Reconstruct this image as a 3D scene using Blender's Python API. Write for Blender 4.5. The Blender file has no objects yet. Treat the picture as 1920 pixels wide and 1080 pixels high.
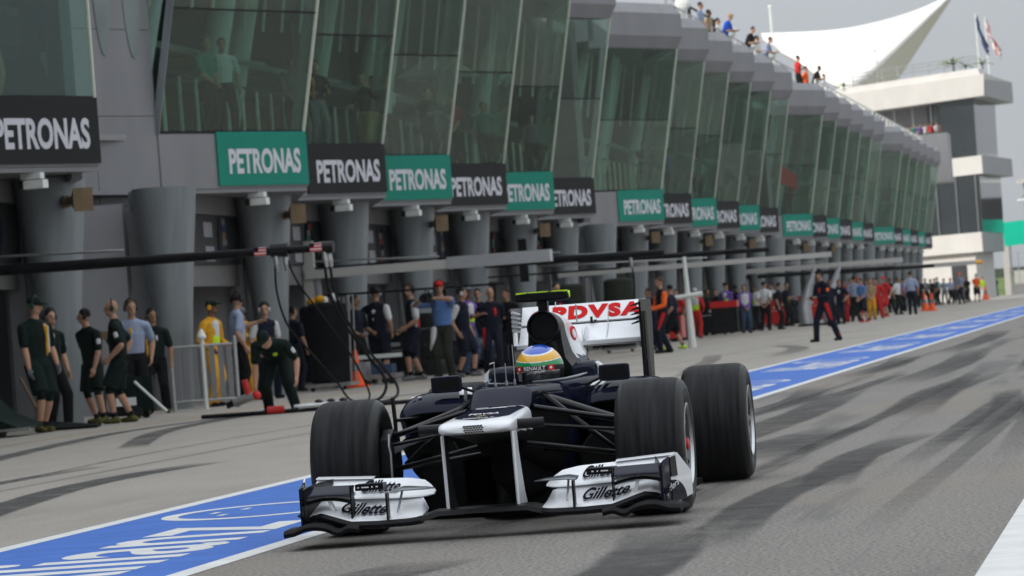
import bpy, bmesh, math, random
import numpy as np
from mathutils import Vector, Matrix

random.seed(7)
RAD = math.radians
SC = bpy.context.scene
COL = SC.collection

# ------------------------------------------------------------------ camera
FPX, VX, VY, SLOPE, CAM_H = 7200.0, 2190.0, 508.0, 0.076, 1.02   # long lens, lane vanishing point, roll


def unit(v):
    v = np.array(v, float)
    return v / np.linalg.norm(v)


lane_dir = unit([VX - 960, VY - 540, FPX])
up_dir = unit(np.cross(lane_dir, unit([1, -SLOPE, 0])))
if up_dir[1] > 0:
    up_dir = -up_dir
side_dir = np.cross(lane_dir, up_dir)
if side_dir[0] < 0:
    side_dir = -side_dir
W2C = np.stack([side_dir, lane_dir, up_dir], 1)
C2W = W2C.T @ np.diag([1, -1, -1])
cam = bpy.data.cameras.new('camera')
cam_ob = bpy.data.objects.new('camera', cam)
COL.objects.link(cam_ob)
SC.camera = cam_ob
M4 = Matrix.Identity(4)
for i in range(3):
    for j in range(3):
        M4[i][j] = C2W[i][j]
M4.translation = Vector((0, 0, CAM_H))
cam_ob.matrix_world = M4
cam.sensor_width = 36
cam.lens = FPX / 1920 * 36
cam.clip_start = 0.5
cam.clip_end = 6000
cam.dof.use_dof = True
cam.dof.focus_distance = 19.0
cam.dof.aperture_fstop = 8.5

# ------------------------------------------------------------------ world, sun, exposure
SUN_EL, SUN_AZ = 30.0, 60.0         # azimuth from -Y (behind the camera) towards -X (behind the building)
sun_vec = Vector((-math.sin(RAD(SUN_AZ)) * math.cos(RAD(SUN_EL)), -math.cos(RAD(SUN_AZ)) * math.cos(RAD(SUN_EL)), math.sin(RAD(SUN_EL))))
world = bpy.data.worlds.new('World')
SC.world = world
world.use_nodes = True
wn, wl = world.node_tree.nodes, world.node_tree.links
wn.clear()
w_out = wn.new('ShaderNodeOutputWorld')
w_bg = wn.new('ShaderNodeBackground')
w_bg.inputs['Strength'].default_value = 0.1
w_sky = wn.new('ShaderNodeTexSky')
w_sky.sky_type = 'NISHITA'
w_sky.sun_disc = False
w_sky.sun_elevation = RAD(SUN_EL)
w_sky.sun_rotation = math.atan2(sun_vec.x, sun_vec.y)
w_sky.dust_density = 5.0
w_sky.air_density = 1.2
w_hsv = wn.new('ShaderNodeHueSaturation')
w_hsv.inputs['Saturation'].default_value = 0.35
wl.new(w_sky.outputs[0], w_hsv.inputs['Color'])
# overcast veil: brighter overhead than at the horizon, with faint soft cloud structure
w_tc = wn.new('ShaderNodeTexCoord')
w_sep = wn.new('ShaderNodeSeparateXYZ')
wl.new(w_tc.outputs['Generated'], w_sep.inputs[0])
w_max = wn.new('ShaderNodeMath'); w_max.operation = 'MAXIMUM'; w_max.inputs[1].default_value = 0.0
wl.new(w_sep.outputs['Z'], w_max.inputs[0])
w_grad = wn.new('ShaderNodeMath'); w_grad.operation = 'MULTIPLY_ADD'; w_grad.inputs[1].default_value = 13.0; w_grad.inputs[2].default_value = 5.2
wl.new(w_max.outputs[0], w_grad.inputs[0])
w_noise = wn.new('ShaderNodeTexNoise'); w_noise.inputs['Scale'].default_value = 2.5; w_noise.inputs['Detail'].default_value = 4
w_map = wn.new('ShaderNodeMapping'); w_map.inputs['Scale'].default_value = (1, 1, 3)
wl.new(w_tc.outputs['Generated'], w_map.inputs[0]); wl.new(w_map.outputs[0], w_noise.inputs['Vector'])
w_nm = wn.new('ShaderNodeMapRange'); w_nm.inputs['To Min'].default_value = 0.88; w_nm.inputs['To Max'].default_value = 1.12
wl.new(w_noise.outputs[0], w_nm.inputs[0])
w_mul = wn.new('ShaderNodeMath'); w_mul.operation = 'MULTIPLY'
wl.new(w_grad.outputs[0], w_mul.inputs[0]); wl.new(w_nm.outputs[0], w_mul.inputs[1])
w_tint = wn.new('ShaderNodeVectorMath'); w_tint.operation = 'SCALE'; w_tint.inputs[0].default_value = (0.93, 0.99, 1.06)
wl.new(w_mul.outputs[0], w_tint.inputs['Scale'])
w_mix = wn.new('ShaderNodeMix'); w_mix.data_type = 'RGBA'; w_mix.inputs[0].default_value = 0.85
wl.new(w_hsv.outputs[0], w_mix.inputs[6]); wl.new(w_tint.outputs[0], w_mix.inputs[7])
wl.new(w_mix.outputs[2], w_bg.inputs['Color'])
wl.new(w_bg.outputs[0], w_out.inputs['Surface'])

sun = bpy.data.lights.new('sun', 'SUN')
sun.energy = 4.0
sun.angle = RAD(1.5)
sun.color = (1.0, 0.95, 0.87)
sun_ob = bpy.data.objects.new('sun', sun)
COL.objects.link(sun_ob)
sun_ob.rotation_euler = sun_vec.to_track_quat('Z', 'Y').to_euler()
sun_ob.location = (-40, -20, 60)

vs = SC.view_settings
vs.view_transform = 'Standard'
vs.look = 'None'
vs.exposure = 0.0
vs.gamma = 1.0
vs.use_curve_mapping = False
SC.render.engine = 'CYCLES'
SC.cycles.use_denoising = True
SC.cycles.max_bounces = 8
SC.cycles.transparent_max_bounces = 16
SC.cycles.caustics_reflective = False
SC.cycles.caustics_refractive = False
SC.cycles.sample_clamp_indirect = 6

# ------------------------------------------------------------------ materials
MATS = {}


def pm(name, color, rough=0.5, metal=0.0, var=0.10, scale=6.0, bump=0.0, coat=0.0, spec=0.22, emit=0.0, stretch=None):
    """a Principled material whose colour varies a little with object-space noise"""
    if name in MATS:
        return MATS[name]
    m = bpy.data.materials.new(name)
    m.use_nodes = True
    n, l = m.node_tree.nodes, m.node_tree.links
    b = n['Principled BSDF']
    b.inputs['Roughness'].default_value = rough
    b.inputs['Metallic'].default_value = metal
    b.inputs['Coat Weight'].default_value = coat
    b.inputs['Coat Roughness'].default_value = 0.04
    b.inputs['Specular IOR Level'].default_value = spec
    tc = n.new('ShaderNodeTexCoord')
    src = tc.outputs['Object']
    if stretch:
        mp = n.new('ShaderNodeMapping'); mp.inputs['Scale'].default_value = stretch
        l.new(src, mp.inputs[0]); src = mp.outputs[0]
    nz = n.new('ShaderNodeTexNoise')
    nz.inputs['Scale'].default_value = scale
    nz.inputs['Detail'].default_value = 5
    l.new(src, nz.inputs['Vector'])
    mr = n.new('ShaderNodeMapRange')
    mr.inputs['From Min'].default_value = 0.3; mr.inputs['From Max'].default_value = 0.7
    mr.inputs['To Min'].default_value = 1 - var; mr.inputs['To Max'].default_value = 1 + var
    l.new(nz.outputs[0], mr.inputs[0])
    sc = n.new('ShaderNodeVectorMath'); sc.operation = 'SCALE'
    sc.inputs[0].default_value = color
    l.new(mr.outputs[0], sc.inputs['Scale'])
    l.new(sc.outputs[0], b.inputs['Base Color'])
    if bump:
        bp = n.new('ShaderNodeBump'); bp.inputs['Strength'].default_value = bump; bp.inputs['Distance'].default_value = 0.02
        l.new(nz.outputs[0], bp.inputs['Height']); l.new(bp.outputs[0], b.inputs['Normal'])
    if emit:
        b.inputs['Emission Color'].default_value = (*color, 1)
        b.inputs['Emission Strength'].default_value = emit
    MATS[name] = m
    return m


def ground_mat(name, base, grain, streak, streak_col, sx, sy, seed, lo, hi, patch=0.0, warm=None):
    m = bpy.data.materials.new(name)
    m.use_nodes = True
    n, l = m.node_tree.nodes, m.node_tree.links
    b = n['Principled BSDF']
    b.inputs['Roughness'].default_value = 0.85
    b.inputs['Specular IOR Level'].default_value = 0.3
    tc = n.new('ShaderNodeTexCoord')

    def noise(scale, sc3, detail=4, rough=0.55, off=0.0):
        mp = n.new('ShaderNodeMapping'); mp.inputs['Scale'].default_value = sc3; mp.inputs['Location'].default_value = (off, off * 1.7, 0)
        l.new(tc.outputs['Object'], mp.inputs[0])
        nz = n.new('ShaderNodeTexNoise'); nz.inputs['Scale'].default_value = scale; nz.inputs['Detail'].default_value = detail
        nz.inputs['Roughness'].default_value = rough
        l.new(mp.outputs[0], nz.inputs['Vector'])
        return nz.outputs[0]

    def ramp(v, a, c, to0, to1):
        r = n.new('ShaderNodeMapRange'); r.interpolation_type = 'SMOOTHSTEP'
        r.inputs['From Min'].default_value = a; r.inputs['From Max'].default_value = c
        r.inputs['To Min'].default_value = to0; r.inputs['To Max'].default_value = to1
        l.new(v, r.inputs[0])
        return r.outputs[0]

    def mixc(f, a, c):
        x = n.new('ShaderNodeMix'); x.data_type = 'RGBA'
        l.new(f, x.inputs[0])
        if isinstance(a, tuple): x.inputs[6].default_value = (*a, 1)
        else: l.new(a, x.inputs[6])
        if isinstance(c, tuple): x.inputs[7].default_value = (*c, 1)
        else: l.new(c, x.inputs[7])
        return x.outputs[2]

    g1 = noise(48, (1, 1, 1), 4, 0.75)
    g2 = noise(1.3, (1, 0.35, 1), 5, 0.6, 3.1)
    lo_c = tuple(c * (1 - grain) for c in base); hi_c = tuple(c * (1 + grain) for c in base)
    col = mixc(ramp(g1, 0.33, 0.67, 0, 1), lo_c, hi_c)
    big = mixc(ramp(g2, 0.3, 0.7, 0, 1), tuple(c * 0.86 for c in base), tuple(c * 1.14 for c in base))
    mm = n.new('ShaderNodeMix'); mm.data_type = 'RGBA'; mm.inputs[0].default_value = 0.38
    l.new(col, mm.inputs[6]); l.new(big, mm.inputs[7])
    col = mm.outputs[2]
    if warm:
        col = mixc(ramp(noise(0.5, (1, 0.3, 1), 3, 0.5, 9.0), 0.5, 0.75, 0, 0.6), col, warm)
    s1 = ramp(noise(1.0, (sx, sy, 1), 5, 0.6, seed), lo, hi, 0, streak)
    s2 = ramp(noise(1.0, (sx * 4.5, sy * 0.8, 1), 4, 0.6, seed + 5), 0.54, 0.72, 0, streak * 0.45)
    col = mixc(s1, col, streak_col)
    col = mixc(s2, col, streak_col)
    l.new(col, b.inputs['Base Color'])
    bp = n.new('ShaderNodeBump'); bp.inputs['Strength'].default_value = 0.5; bp.inputs['Distance'].default_value = 0.006
    l.new(g1, bp.inputs['Height']); l.new(bp.outputs[0], b.inputs['Normal'])
    MATS[name] = m
    return m


def glass_mat(name, tint, refl=0.05, rough=0.01):
    m = bpy.data.materials.new(name)
    m.use_nodes = True
    n, l = m.node_tree.nodes, m.node_tree.links
    n.clear()
    out = n.new('ShaderNodeOutputMaterial')
    tr = n.new('ShaderNodeBsdfTransparent'); tr.inputs[0].default_value = (*tint, 1)
    gl = n.new('ShaderNodeBsdfGlossy'); gl.inputs['Roughness'].default_value = rough; gl.inputs['Color'].default_value = (0.78, 0.96, 0.89, 1)
    gtc = n.new('ShaderNodeTexCoord'); gnz = n.new('ShaderNodeTexNoise'); gnz.inputs['Scale'].default_value = 0.9; gnz.inputs['Detail'].default_value = 1
    gbp = n.new('ShaderNodeBump'); gbp.inputs['Strength'].default_value = 0.2; gbp.inputs['Distance'].default_value = 0.05   # panes are never quite flat
    l.new(gtc.outputs['Object'], gnz.inputs['Vector']); l.new(gnz.outputs[0], gbp.inputs['Height']); l.new(gbp.outputs[0], gl.inputs['Normal'])
    fr = n.new('ShaderNodeFresnel'); fr.inputs[0].default_value = 1.5
    ad = n.new('ShaderNodeMath'); ad.operation = 'ADD'; ad.inputs[1].default_value = refl
    l.new(fr.outputs[0], ad.inputs[0])
    ge = n.new('ShaderNodeNewGeometry')          # reflect on the outer face only
    inv = n.new('ShaderNodeMath'); inv.operation = 'SUBTRACT'; inv.inputs[0].default_value = 1.0
    l.new(ge.outputs['Backfacing'], inv.inputs[1])
    mu = n.new('ShaderNodeMath'); mu.operation = 'MULTIPLY'
    l.new(ad.outputs[0], mu.inputs[0]); l.new(inv.outputs[0], mu.inputs[1])
    mx = n.new('ShaderNodeMixShader')
    l.new(mu.outputs[0], mx.inputs[0]); l.new(tr.outputs[0], mx.inputs[1]); l.new(gl.outputs[0], mx.inputs[2])
    l.new(mx.outputs[0], out.inputs['Surface'])
    MATS[name] = m
    return m


# ------------------------------------------------------------------ mesh helpers
class MB:
    def __init__(self):
        self.v, self.f, self.m = [], [], []

    def add(self, verts, faces, mi=0):
        o = len(self.v)
        self.v += [tuple(p) for p in verts]
        for k, f in enumerate(faces):
            self.f.append([i + o for i in f])
            self.m.append(mi[k] if isinstance(mi, (list, tuple)) else mi)
        return self

    def box(self, x0, x1, y0, y1, z0, z1, mi=0):
        v = [(x0, y0, z0), (x1, y0, z0), (x1, y1, z0), (x0, y1, z0), (x0, y0, z1), (x1, y0, z1), (x1, y1, z1), (x0, y1, z1)]
        f = [(0, 3, 2, 1), (4, 5, 6, 7), (0, 1, 5, 4), (1, 2, 6, 5), (2, 3, 7, 6), (3, 0, 4, 7)]
        return self.add(v, f, mi)

    def slab(self, a, b, z0, z1, thick, mi=0):
        """upright plank over the plan segment a-b, its thickness to the left of a->b"""
        ax, ay = a; bx, by = b
        L = math.hypot(bx - ax, by - ay)
        nx, ny = -(by - ay) / L * thick, (bx - ax) / L * thick
        v = [(ax, ay, z0), (bx, by, z0), (bx + nx, by + ny, z0), (ax + nx, ay + ny, z0),
             (ax, ay, z1), (bx, by, z1), (bx + nx, by + ny, z1), (ax + nx, ay + ny, z1)]
        f = [(0, 3, 2, 1), (4, 5, 6, 7), (0, 1, 5, 4), (1, 2, 6, 5), (2, 3, 7, 6), (3, 0, 4, 7)]
        return self.add(v, f, mi)

    def prism(self, pts, d, mi=0):
        """closed polygon (3D points) pushed along vector d"""
        n = len(pts)
        v = [tuple(p) for p in pts] + [(p[0] + d[0], p[1] + d[1], p[2] + d[2]) for p in pts]
        f = [list(range(n))[::-1], list(range(n, 2 * n))] + [(i, (i + 1) % n, n + (i + 1) % n, n + i) for i in range(n)]
        return self.add(v, f, mi)

    def loft(self, rings, cap0=True, cap1=True, mi=0, closed=True):
        n = len(rings[0])
        v = [p for r in rings for p in r]
        f = []
        for k in range(len(rings) - 1):
            for i in range(n if closed else n - 1):
                j = (i + 1) % n
                f.append((k * n + i, k * n + j, (k + 1) * n + j, (k + 1) * n + i))
        mis = [mi] * len(f)
        if cap0: f.append(list(range(n))[::-1]); mis.append(mi)
        if cap1: f.append([(len(rings) - 1) * n + i for i in range(n)]); mis.append(mi)
        return self.add(v, f, mis)

    def tube(self, pts, r, n=8, mi=0, flat=None):
        """round bar along a polyline; r a number or one per point; flat=(axis vector, factor) squashes the section"""
        pts = [Vector(p) for p in pts]
        rs = r if isinstance(r, (list, tuple)) else [r] * len(pts)
        rings = []
        prev = None
        for i, p in enumerate(pts):
            t = (pts[min(i + 1, len(pts) - 1)] - pts[max(i - 1, 0)]).normalized()
            a = prev if prev is not None else (Vector((0, 0, 1)) if abs(t.z) < 0.9 else Vector((1, 0, 0)))
            u = (a - t * a.dot(t)).normalized()
            w = t.cross(u)
            prev = u
            ku, kw = (flat if flat else (1, 1))
            rings.append([tuple(p + (u * math.cos(q) * ku + w * math.sin(q) * kw) * rs[i]) for q in [2 * math.pi * k / n for k in range(n)]])
        return self.loft(rings, mi=mi)

    def lathe(self, prof, center, axis='x', n=32, mi=0, cap=False):
        """prof: (radius, offset along axis)"""
        rings = []
        for r, h in prof:
            ring = []
            for k in range(n):
                q = 2 * math.pi * k / n
                c, s = math.cos(q) * r, math.sin(q) * r
                p = {'x': (h, c, s), 'y': (s, h, c), 'z': (c, s, h)}[axis]
                ring.append((p[0] + center[0], p[1] + center[1], p[2] + center[2]))
            rings.append(ring)
        return self.loft(rings, cap, cap, mi)

    def ball(self, c, r, n=12, mi=0):
        rx, ry, rz = r if isinstance(r, (tuple, list)) else (r, r, r)
        prof = [(math.sin(math.pi * k / (n // 2)), -math.cos(math.pi * k / (n // 2))) for k in range(n // 2 + 1)]
        rings = [[(c[0] + rx * max(p, 1e-3) * math.cos(2 * math.pi * i / n), c[1] + ry * max(p, 1e-3) * math.sin(2 * math.pi * i / n), c[2] + rz * h) for i in range(n)] for p, h in prof]
        return self.loft(rings, True, True, mi)

    def mesh(self, mats, smooth=False, name='mesh', angle=40):
        me = bpy.data.meshes.new(name)
        me.from_pydata(self.v, [], self.f)
        for m in (mats if isinstance(mats, (list, tuple)) else [mats]):
            me.materials.append(m)
        me.polygons.foreach_set('material_index', self.m)
        bm = bmesh.new(); bm.from_mesh(me)
        bmesh.ops.recalc_face_normals(bm, faces=bm.faces)
        bm.to_mesh(me); bm.free()
        if smooth:
            me.shade_smooth()
            me.set_sharp_from_angle(angle=RAD(angle))
        me.update()
        return me

    def obj(self, name, mats, parent=None, smooth=False, angle=40):
        return link(name, self.mesh(mats, smooth, name, angle), parent)


def link(name, data, parent=None, loc=None, rotz=None):
    o = bpy.data.objects.new(name, data)
    COL.objects.link(o)
    if parent is not None: o.parent = parent
    if loc is not None: o.location = loc
    if rotz is not None: o.rotation_euler = (0, 0, rotz)
    return o


def tag(o, label=None, cat=None, group=None, kind=None):
    if label: o['label'] = label
    if cat: o['category'] = cat
    if group: o['group'] = group
    if kind: o['kind'] = kind
    return o


def thing(name, label, cat, loc=(0, 0, 0), rotz=0.0, group=None):
    return tag(link(name, None, None, loc, rotz), label, cat, group)


def structure(name, mb, mats, parent=None, smooth=False):
    o = mb.obj(name, mats, parent, smooth)
    if parent is None: o['kind'] = 'structure'
    return o


def bevel(o, w, seg=2):
    b = o.modifiers.new('bevel', 'BEVEL'); b.width = w; b.segments = seg; b.limit_method = 'ANGLE'
    return o


def copy_tree(src, parent=None, loc=None, rotz=None):
    c = src.copy(); COL.objects.link(c)
    if parent is not None: c.parent = parent
    if loc is not None: c.location = loc
    if rotz is not None: c.rotation_euler = (0, 0, rotz)
    for ch in list(src.children):
        copy_tree(ch, c)
    return c


DG = None
TEXTS = {}


def text_geo(s, offset=0.0, shear=0.0, space=1.0):
    """outline of a word as triangles: verts (n,2) scaled to the unit square, faces, aspect width/height"""
    key = (s, offset, shear, space)
    if key in TEXTS: return TEXTS[key]
    cu = bpy.data.curves.new('t', 'FONT')
    cu.body = s; cu.offset = offset; cu.shear = shear; cu.space_character = space; cu.resolution_u = 4
    ob = bpy.data.objects.new('t', cu); COL.objects.link(ob)
    dg = bpy.context.evaluated_depsgraph_get()
    me = bpy.data.meshes.new_from_object(ob.evaluated_get(dg))
    v = np.array([p.co[:2] for p in me.vertices]); f = [tuple(p.vertices) for p in me.polygons]
    bpy.data.objects.remove(ob); bpy.data.curves.remove(cu); bpy.data.meshes.remove(me)
    lo, hi = v.min(0), v.max(0)
    asp = (hi[0] - lo[0]) / (hi[1] - lo[1])
    TEXTS[key] = ((v - lo) / (hi - lo), f, asp)
    return TEXTS[key]


def refine(v, f, cuts=2):
    bm = bmesh.new()
    vs_ = [bm.verts.new((a, b, 0)) for a, b in v]
    for q in f:
        try: bm.faces.new([vs_[i] for i in q])
        except ValueError: pass
    bmesh.ops.triangulate(bm, faces=bm.faces)
    bmesh.ops.subdivide_edges(bm, edges=[e for e in bm.edges if e.calc_length() > .04], cuts=cuts, use_grid_fill=True)
    bmesh.ops.triangulate(bm, faces=bm.faces)
    bm.verts.index_update()
    out = [(p.co.x, p.co.y) for p in bm.verts], [tuple(q.index for q in t.verts) for t in bm.faces]
    bm.free()
    return out


def text_obj(name, s, fn, mat, parent, offset=0.0, shear=0.0, space=1.0, fine=False):
    """word laid on a surface: fn(u, v) -> point, u and v running 0..1 over the word"""
    v, f, _ = text_geo(s, offset, shear, space)
    if fine: v, f = refine(v, f)
    me = bpy.data.meshes.new(name)
    me.from_pydata([tuple(fn(a, b)) for a, b in v], [], f)
    me.materials.append(mat)
    return link(name, me, parent)


# ------------------------------------------------------------------ the palette
asphalt = ground_mat('lane_asphalt', (0.205, 0.191, 0.172), 0.9, 0.45, (0.07, 0.068, 0.07), 1.15, 0.07, 2.0, 0.55, 0.63, warm=(0.25, 0.205, 0.16))
concrete = ground_mat('apron_concrete', (0.325, 0.297, 0.258), 0.35, 0.35, (0.09, 0.087, 0.085), 0.45, 0.12, 11.0, 0.5, 0.75)
blue_paint = pm('blue_lane_paint', (0.045, 0.145, 0.49), 0.7, var=0.12, scale=3)
white_paint = pm('white_lane_paint', (0.66, 0.66, 0.64), 0.6, var=0.1, scale=4)
tan_paint = pm('worn_ochre_paint', (0.34, 0.25, 0.14), 0.7, var=0.3, scale=8)
rubber_mark = pm('tyre_rubber_mark', (0.07, 0.068, 0.066), 0.85, var=0.3, scale=5)
panel_grey = pm('grey_cladding', (0.21, 0.21, 0.218), 0.42, metal=0.0, var=0.10, scale=1.6, spec=0.5, stretch=(1, 1, .3))
panel_light = pm('pale_coping', (0.36, 0.38, 0.41), 0.4, var=0.05, scale=0.8)
panel_white = pm('white_cladding', (0.50, 0.485, 0.46), 0.5, var=0.05, scale=0.7)
column_grey = pm('column_paint', (0.175, 0.195, 0.20), 0.45, var=0.16, scale=2.2, stretch=(2, 2, .22))
dark_board = pm('dark_header_board', (0.02, 0.021, 0.022), 0.5, var=0.15, scale=2)
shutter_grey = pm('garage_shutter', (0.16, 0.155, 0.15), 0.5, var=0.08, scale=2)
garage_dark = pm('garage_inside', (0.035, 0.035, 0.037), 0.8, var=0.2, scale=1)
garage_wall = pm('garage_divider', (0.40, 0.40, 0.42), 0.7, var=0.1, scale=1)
teal = pm('teal_sign', (0.010, 0.22, 0.155), 0.65, var=0.05, scale=2)
black_sign = pm('black_sign', (0.012, 0.012, 0.013), 0.5, var=0.1, scale=2)
sign_white = pm('sign_lettering', (0.62, 0.62, 0.66), 0.55, var=0.04, scale=3)
lamp_white = pm('lamp_housing', (0.72, 0.74, 0.70), 0.4, var=0.04)
black_plastic = pm('black_plastic', (0.012, 0.012, 0.013), 0.45, var=0.15)
horn_tan = pm('tan_horn', (0.17, 0.12, 0.065), 0.5, var=0.12)
cream_trim = pm('cream_trim', (0.34, 0.30, 0.22), 0.5, var=0.08)
steel = pm('brushed_steel', (0.42, 0.42, 0.41), 0.35, metal=0.85, var=0.1, scale=12)
rail_pale = pm('pale_baluster', (0.62, 0.65, 0.54), 0.5, var=0.06)
inner_dark = pm('lounge_wall', (0.03, 0.033, 0.033), 0.7, var=0.25, scale=0.6)
inner_mid = pm('lounge_panel', (0.22, 0.25, 0.245), 0.6, var=0.3, scale=0.5)
inner_floor = pm('lounge_floor', (0.28, 0.28, 0.27), 0.6, var=0.1)
vcol = pm('white_inner_column', (0.55, 0.6, 0.57), 0.5, var=0.06)
facade_glass = [glass_mat('green_facade_glass', (0.71, 0.83, 0.785), 0.015), glass_mat('green_facade_glass_b', (0.64, 0.785, 0.73), 0.05), glass_mat('green_facade_glass_c', (0.67, 0.80, 0.75), 0.085)]
tower_glass = pm('dark_tower_glass', (0.018, 0.024, 0.026), 0.06, var=0.3, scale=0.4, spec=0.6)
membrane = pm('white_membrane', (0.80, 0.78, 0.73), 0.6, var=0.03, scale=0.2)
navy = pm('navy_gloss', (0.007, 0.009, 0.022), 0.3, coat=0.33, var=0.05, spec=0.0)
car_white = pm('white_gloss', (0.80, 0.81, 0.83), 0.35, coat=0.5, var=0.03)
carbon = pm('black_carbon', (0.006, 0.006, 0.007), 0.35, coat=0.0, var=0.2, scale=40, spec=0.12)
void_black = pm('unlit_black', (0.004, 0.004, 0.004), 0.9, spec=0.05)  # shade of the underbody and openings put into the colour
carbon_matt = pm('matt_carbon', (0.008, 0.008, 0.009), 0.55, var=0.2, scale=40, spec=0.12)
grey_gloss = pm('grey_gloss', (0.10, 0.11, 0.13), 0.3, coat=0.5, var=0.05)
silver = pm('silver_trim', (0.5, 0.51, 0.53), 0.3, metal=0.6, var=0.05)
tyre_rubber = pm('tyre_rubber', (0.014, 0.014, 0.015), 0.6, var=0.75, scale=5, stretch=(7, 0.5, 0.5), spec=0.15)
tyre_wall = pm('tyre_sidewall', (0.016, 0.017, 0.017), 0.42, var=0.1)
rim_grey = pm('wheel_rim', (0.16, 0.16, 0.17), 0.3, metal=0.8, var=0.08)
rim_edge = pm('wheel_rim_edge', (0.55, 0.56, 0.58), 0.25, metal=0.9, var=0.05)
red_gloss = pm('red_gloss', (0.55, 0.02, 0.02), 0.35, coat=0.4, var=0.04)
red_print = pm('red_print', (0.60, 0.018, 0.018), 0.6, var=0.04, spec=0.05)
navy_print = pm('navy_print', (0.010, 0.012, 0.024), 0.7, var=0.04, spec=0.02)
white_print = pm('white_print', (0.78, 0.78, 0.78), 0.4, var=0.03)
lime = pm('fluorescent_lime', (0.55, 0.85, 0.03), 0.45, var=0.04)
orange_cone = pm('orange_cone', (0.85, 0.11, 0.02), 0.5, var=0.06)
helmet_blue = pm('helmet_blue', (0.02, 0.09, 0.50), 0.2, coat=1, var=0.15, scale=30)
helmet_yellow = pm('helmet_yellow', (0.80, 0.42, 0.02), 0.2, coat=1, var=0.04)
helmet_green = pm('helmet_green', (0.0, 0.27, 0.07), 0.2, coat=1, var=0.04)
visor = pm('mirror_visor', (0.42, 0.42, 0.41), 0.12, metal=0.9, var=0.7, scale=45)
grass_green = pm('grass', (0.09, 0.13, 0.03), 0.9, var=0.3, scale=0.8)
leaf_green = pm('palm_leaf', (0.10, 0.17, 0.03), 0.6, var=0.3, scale=3)
tree_green = pm('tree_leaf', (0.035, 0.055, 0.02), 0.7, var=0.4, scale=1)
bark = pm('bark', (0.10, 0.08, 0.06), 0.9, var=0.3)
turquoise = pm('turquoise_board', (0.0, 0.50, 0.33), 0.5, var=0.05, scale=0.6)

# ================================================================== THE SETTING: ground
structure('pit_lane', MB().add([(-300, -80, 0), (300, -80, 0), (300, 940, 0), (-300, 940, 0)], [(0, 1, 2, 3)]), asphalt)
structure('garage_apron', MB().add([(-24.5, -30, .001), (-6.3, -30, .001), (-6.3, 340, .001), (-24.5, 340, .001)], [(0, 1, 2, 3)]), concrete)
strip = structure('painted_lane_strip', MB().add([(-6.2, 4, .002), (-4.5, 4, .002), (-4.5, 300, .002), (-6.2, 300, .002)], [(0, 1, 2, 3)]), blue_paint)
for x0 in (-6.325, -4.5):
    MB().add([(x0, 4, .0022), (x0 + .125, 4, .0022), (x0 + .125, 300, .0022), (x0, 300, .0022)], [(0, 1, 2, 3)]).obj('border_line', white_paint, strip)
for k in range(0, 20):
    y0 = 15.9 + 13.05 * k
    text_obj('painted_word', 'Allianz', lambda a, b, y0=y0: (-4.8 - 1.14 * b, y0 + 5.0 * a, .003), white_paint, strip, offset=0.012)
    e = MB()                                            # round emblem with three bars
    n = 40
    cx, cy, ro, ri = -5.42, y0 + 6.55, .62, .52
    ring = [(cx + r * math.cos(2 * math.pi * i / n), cy + r * 1.35 * math.sin(2 * math.pi * i / n), .003) for r in (ro, ri) for i in range(n)]
    e.add(ring, [(i, (i + 1) % n, n + (i + 1) % n, n + i) for i in range(n)])
    for dy, h0, h1 in ((-.30, -.22, .18), (0, -.30, .34), (.30, -.22, .18)):
        e.add([(cx + h0, cy + dy - .085, .003), (cx + h0, cy + dy + .085, .003), (cx - h1, cy + dy + .085, .003), (cx - h1, cy + dy - .085, .003)], [(0, 1, 2, 3)])
    e.obj('painted_emblem', white_paint, strip)
structure('white_edge_line', MB().add([(-.75, 2, .0015), (-.48, 2, .0015), (-.48, 400, .0015), (-.75, 400, .0015)], [(0, 1, 2, 3)]), white_paint)
structure('ochre_garage_line', MB().add([(-13.75, 20, .002), (-13.6, 20, .002), (-13.6, 300, .002), (-13.75, 300, .002)], [(0, 1, 2, 3)]), tan_paint)

# curved rubber marks with ragged edges, swept on the apron by cars turning into their boxes
rub = bpy.data.materials.new('ragged_rubber'); rub.use_nodes = True
_n, _l = rub.node_tree.nodes, rub.node_tree.links
_b = _n['Principled BSDF']; _b.inputs['Base Color'].default_value = (.045, .043, .042, 1); _b.inputs['Roughness'].default_value = .85
_tc = _n.new('ShaderNodeTexCoord'); _nz = _n.new('ShaderNodeTexNoise'); _nz.inputs['Scale'].default_value = 3; _nz.inputs['Detail'].default_value = 8; _nz.inputs['Roughness'].default_value = .7
_l.new(_tc.outputs['Object'], _nz.inputs['Vector'])
_at = _n.new('ShaderNodeAttribute'); _at.attribute_name = 'fade'
_mr = _n.new('ShaderNodeMapRange'); _mr.inputs['From Min'].default_value = .3; _mr.inputs['From Max'].default_value = .6; _mr.inputs['To Min'].default_value = .25; _mr.inputs['To Max'].default_value = .95
_l.new(_nz.outputs[0], _mr.inputs[0])
_mu = _n.new('ShaderNodeMath'); _mu.operation = 'MULTIPLY'; _l.new(_mr.outputs[0], _mu.inputs[0]); _l.new(_at.outputs['Fac'], _mu.inputs[1])
_l.new(_mu.outputs[0], _b.inputs['Alpha'])


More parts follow.
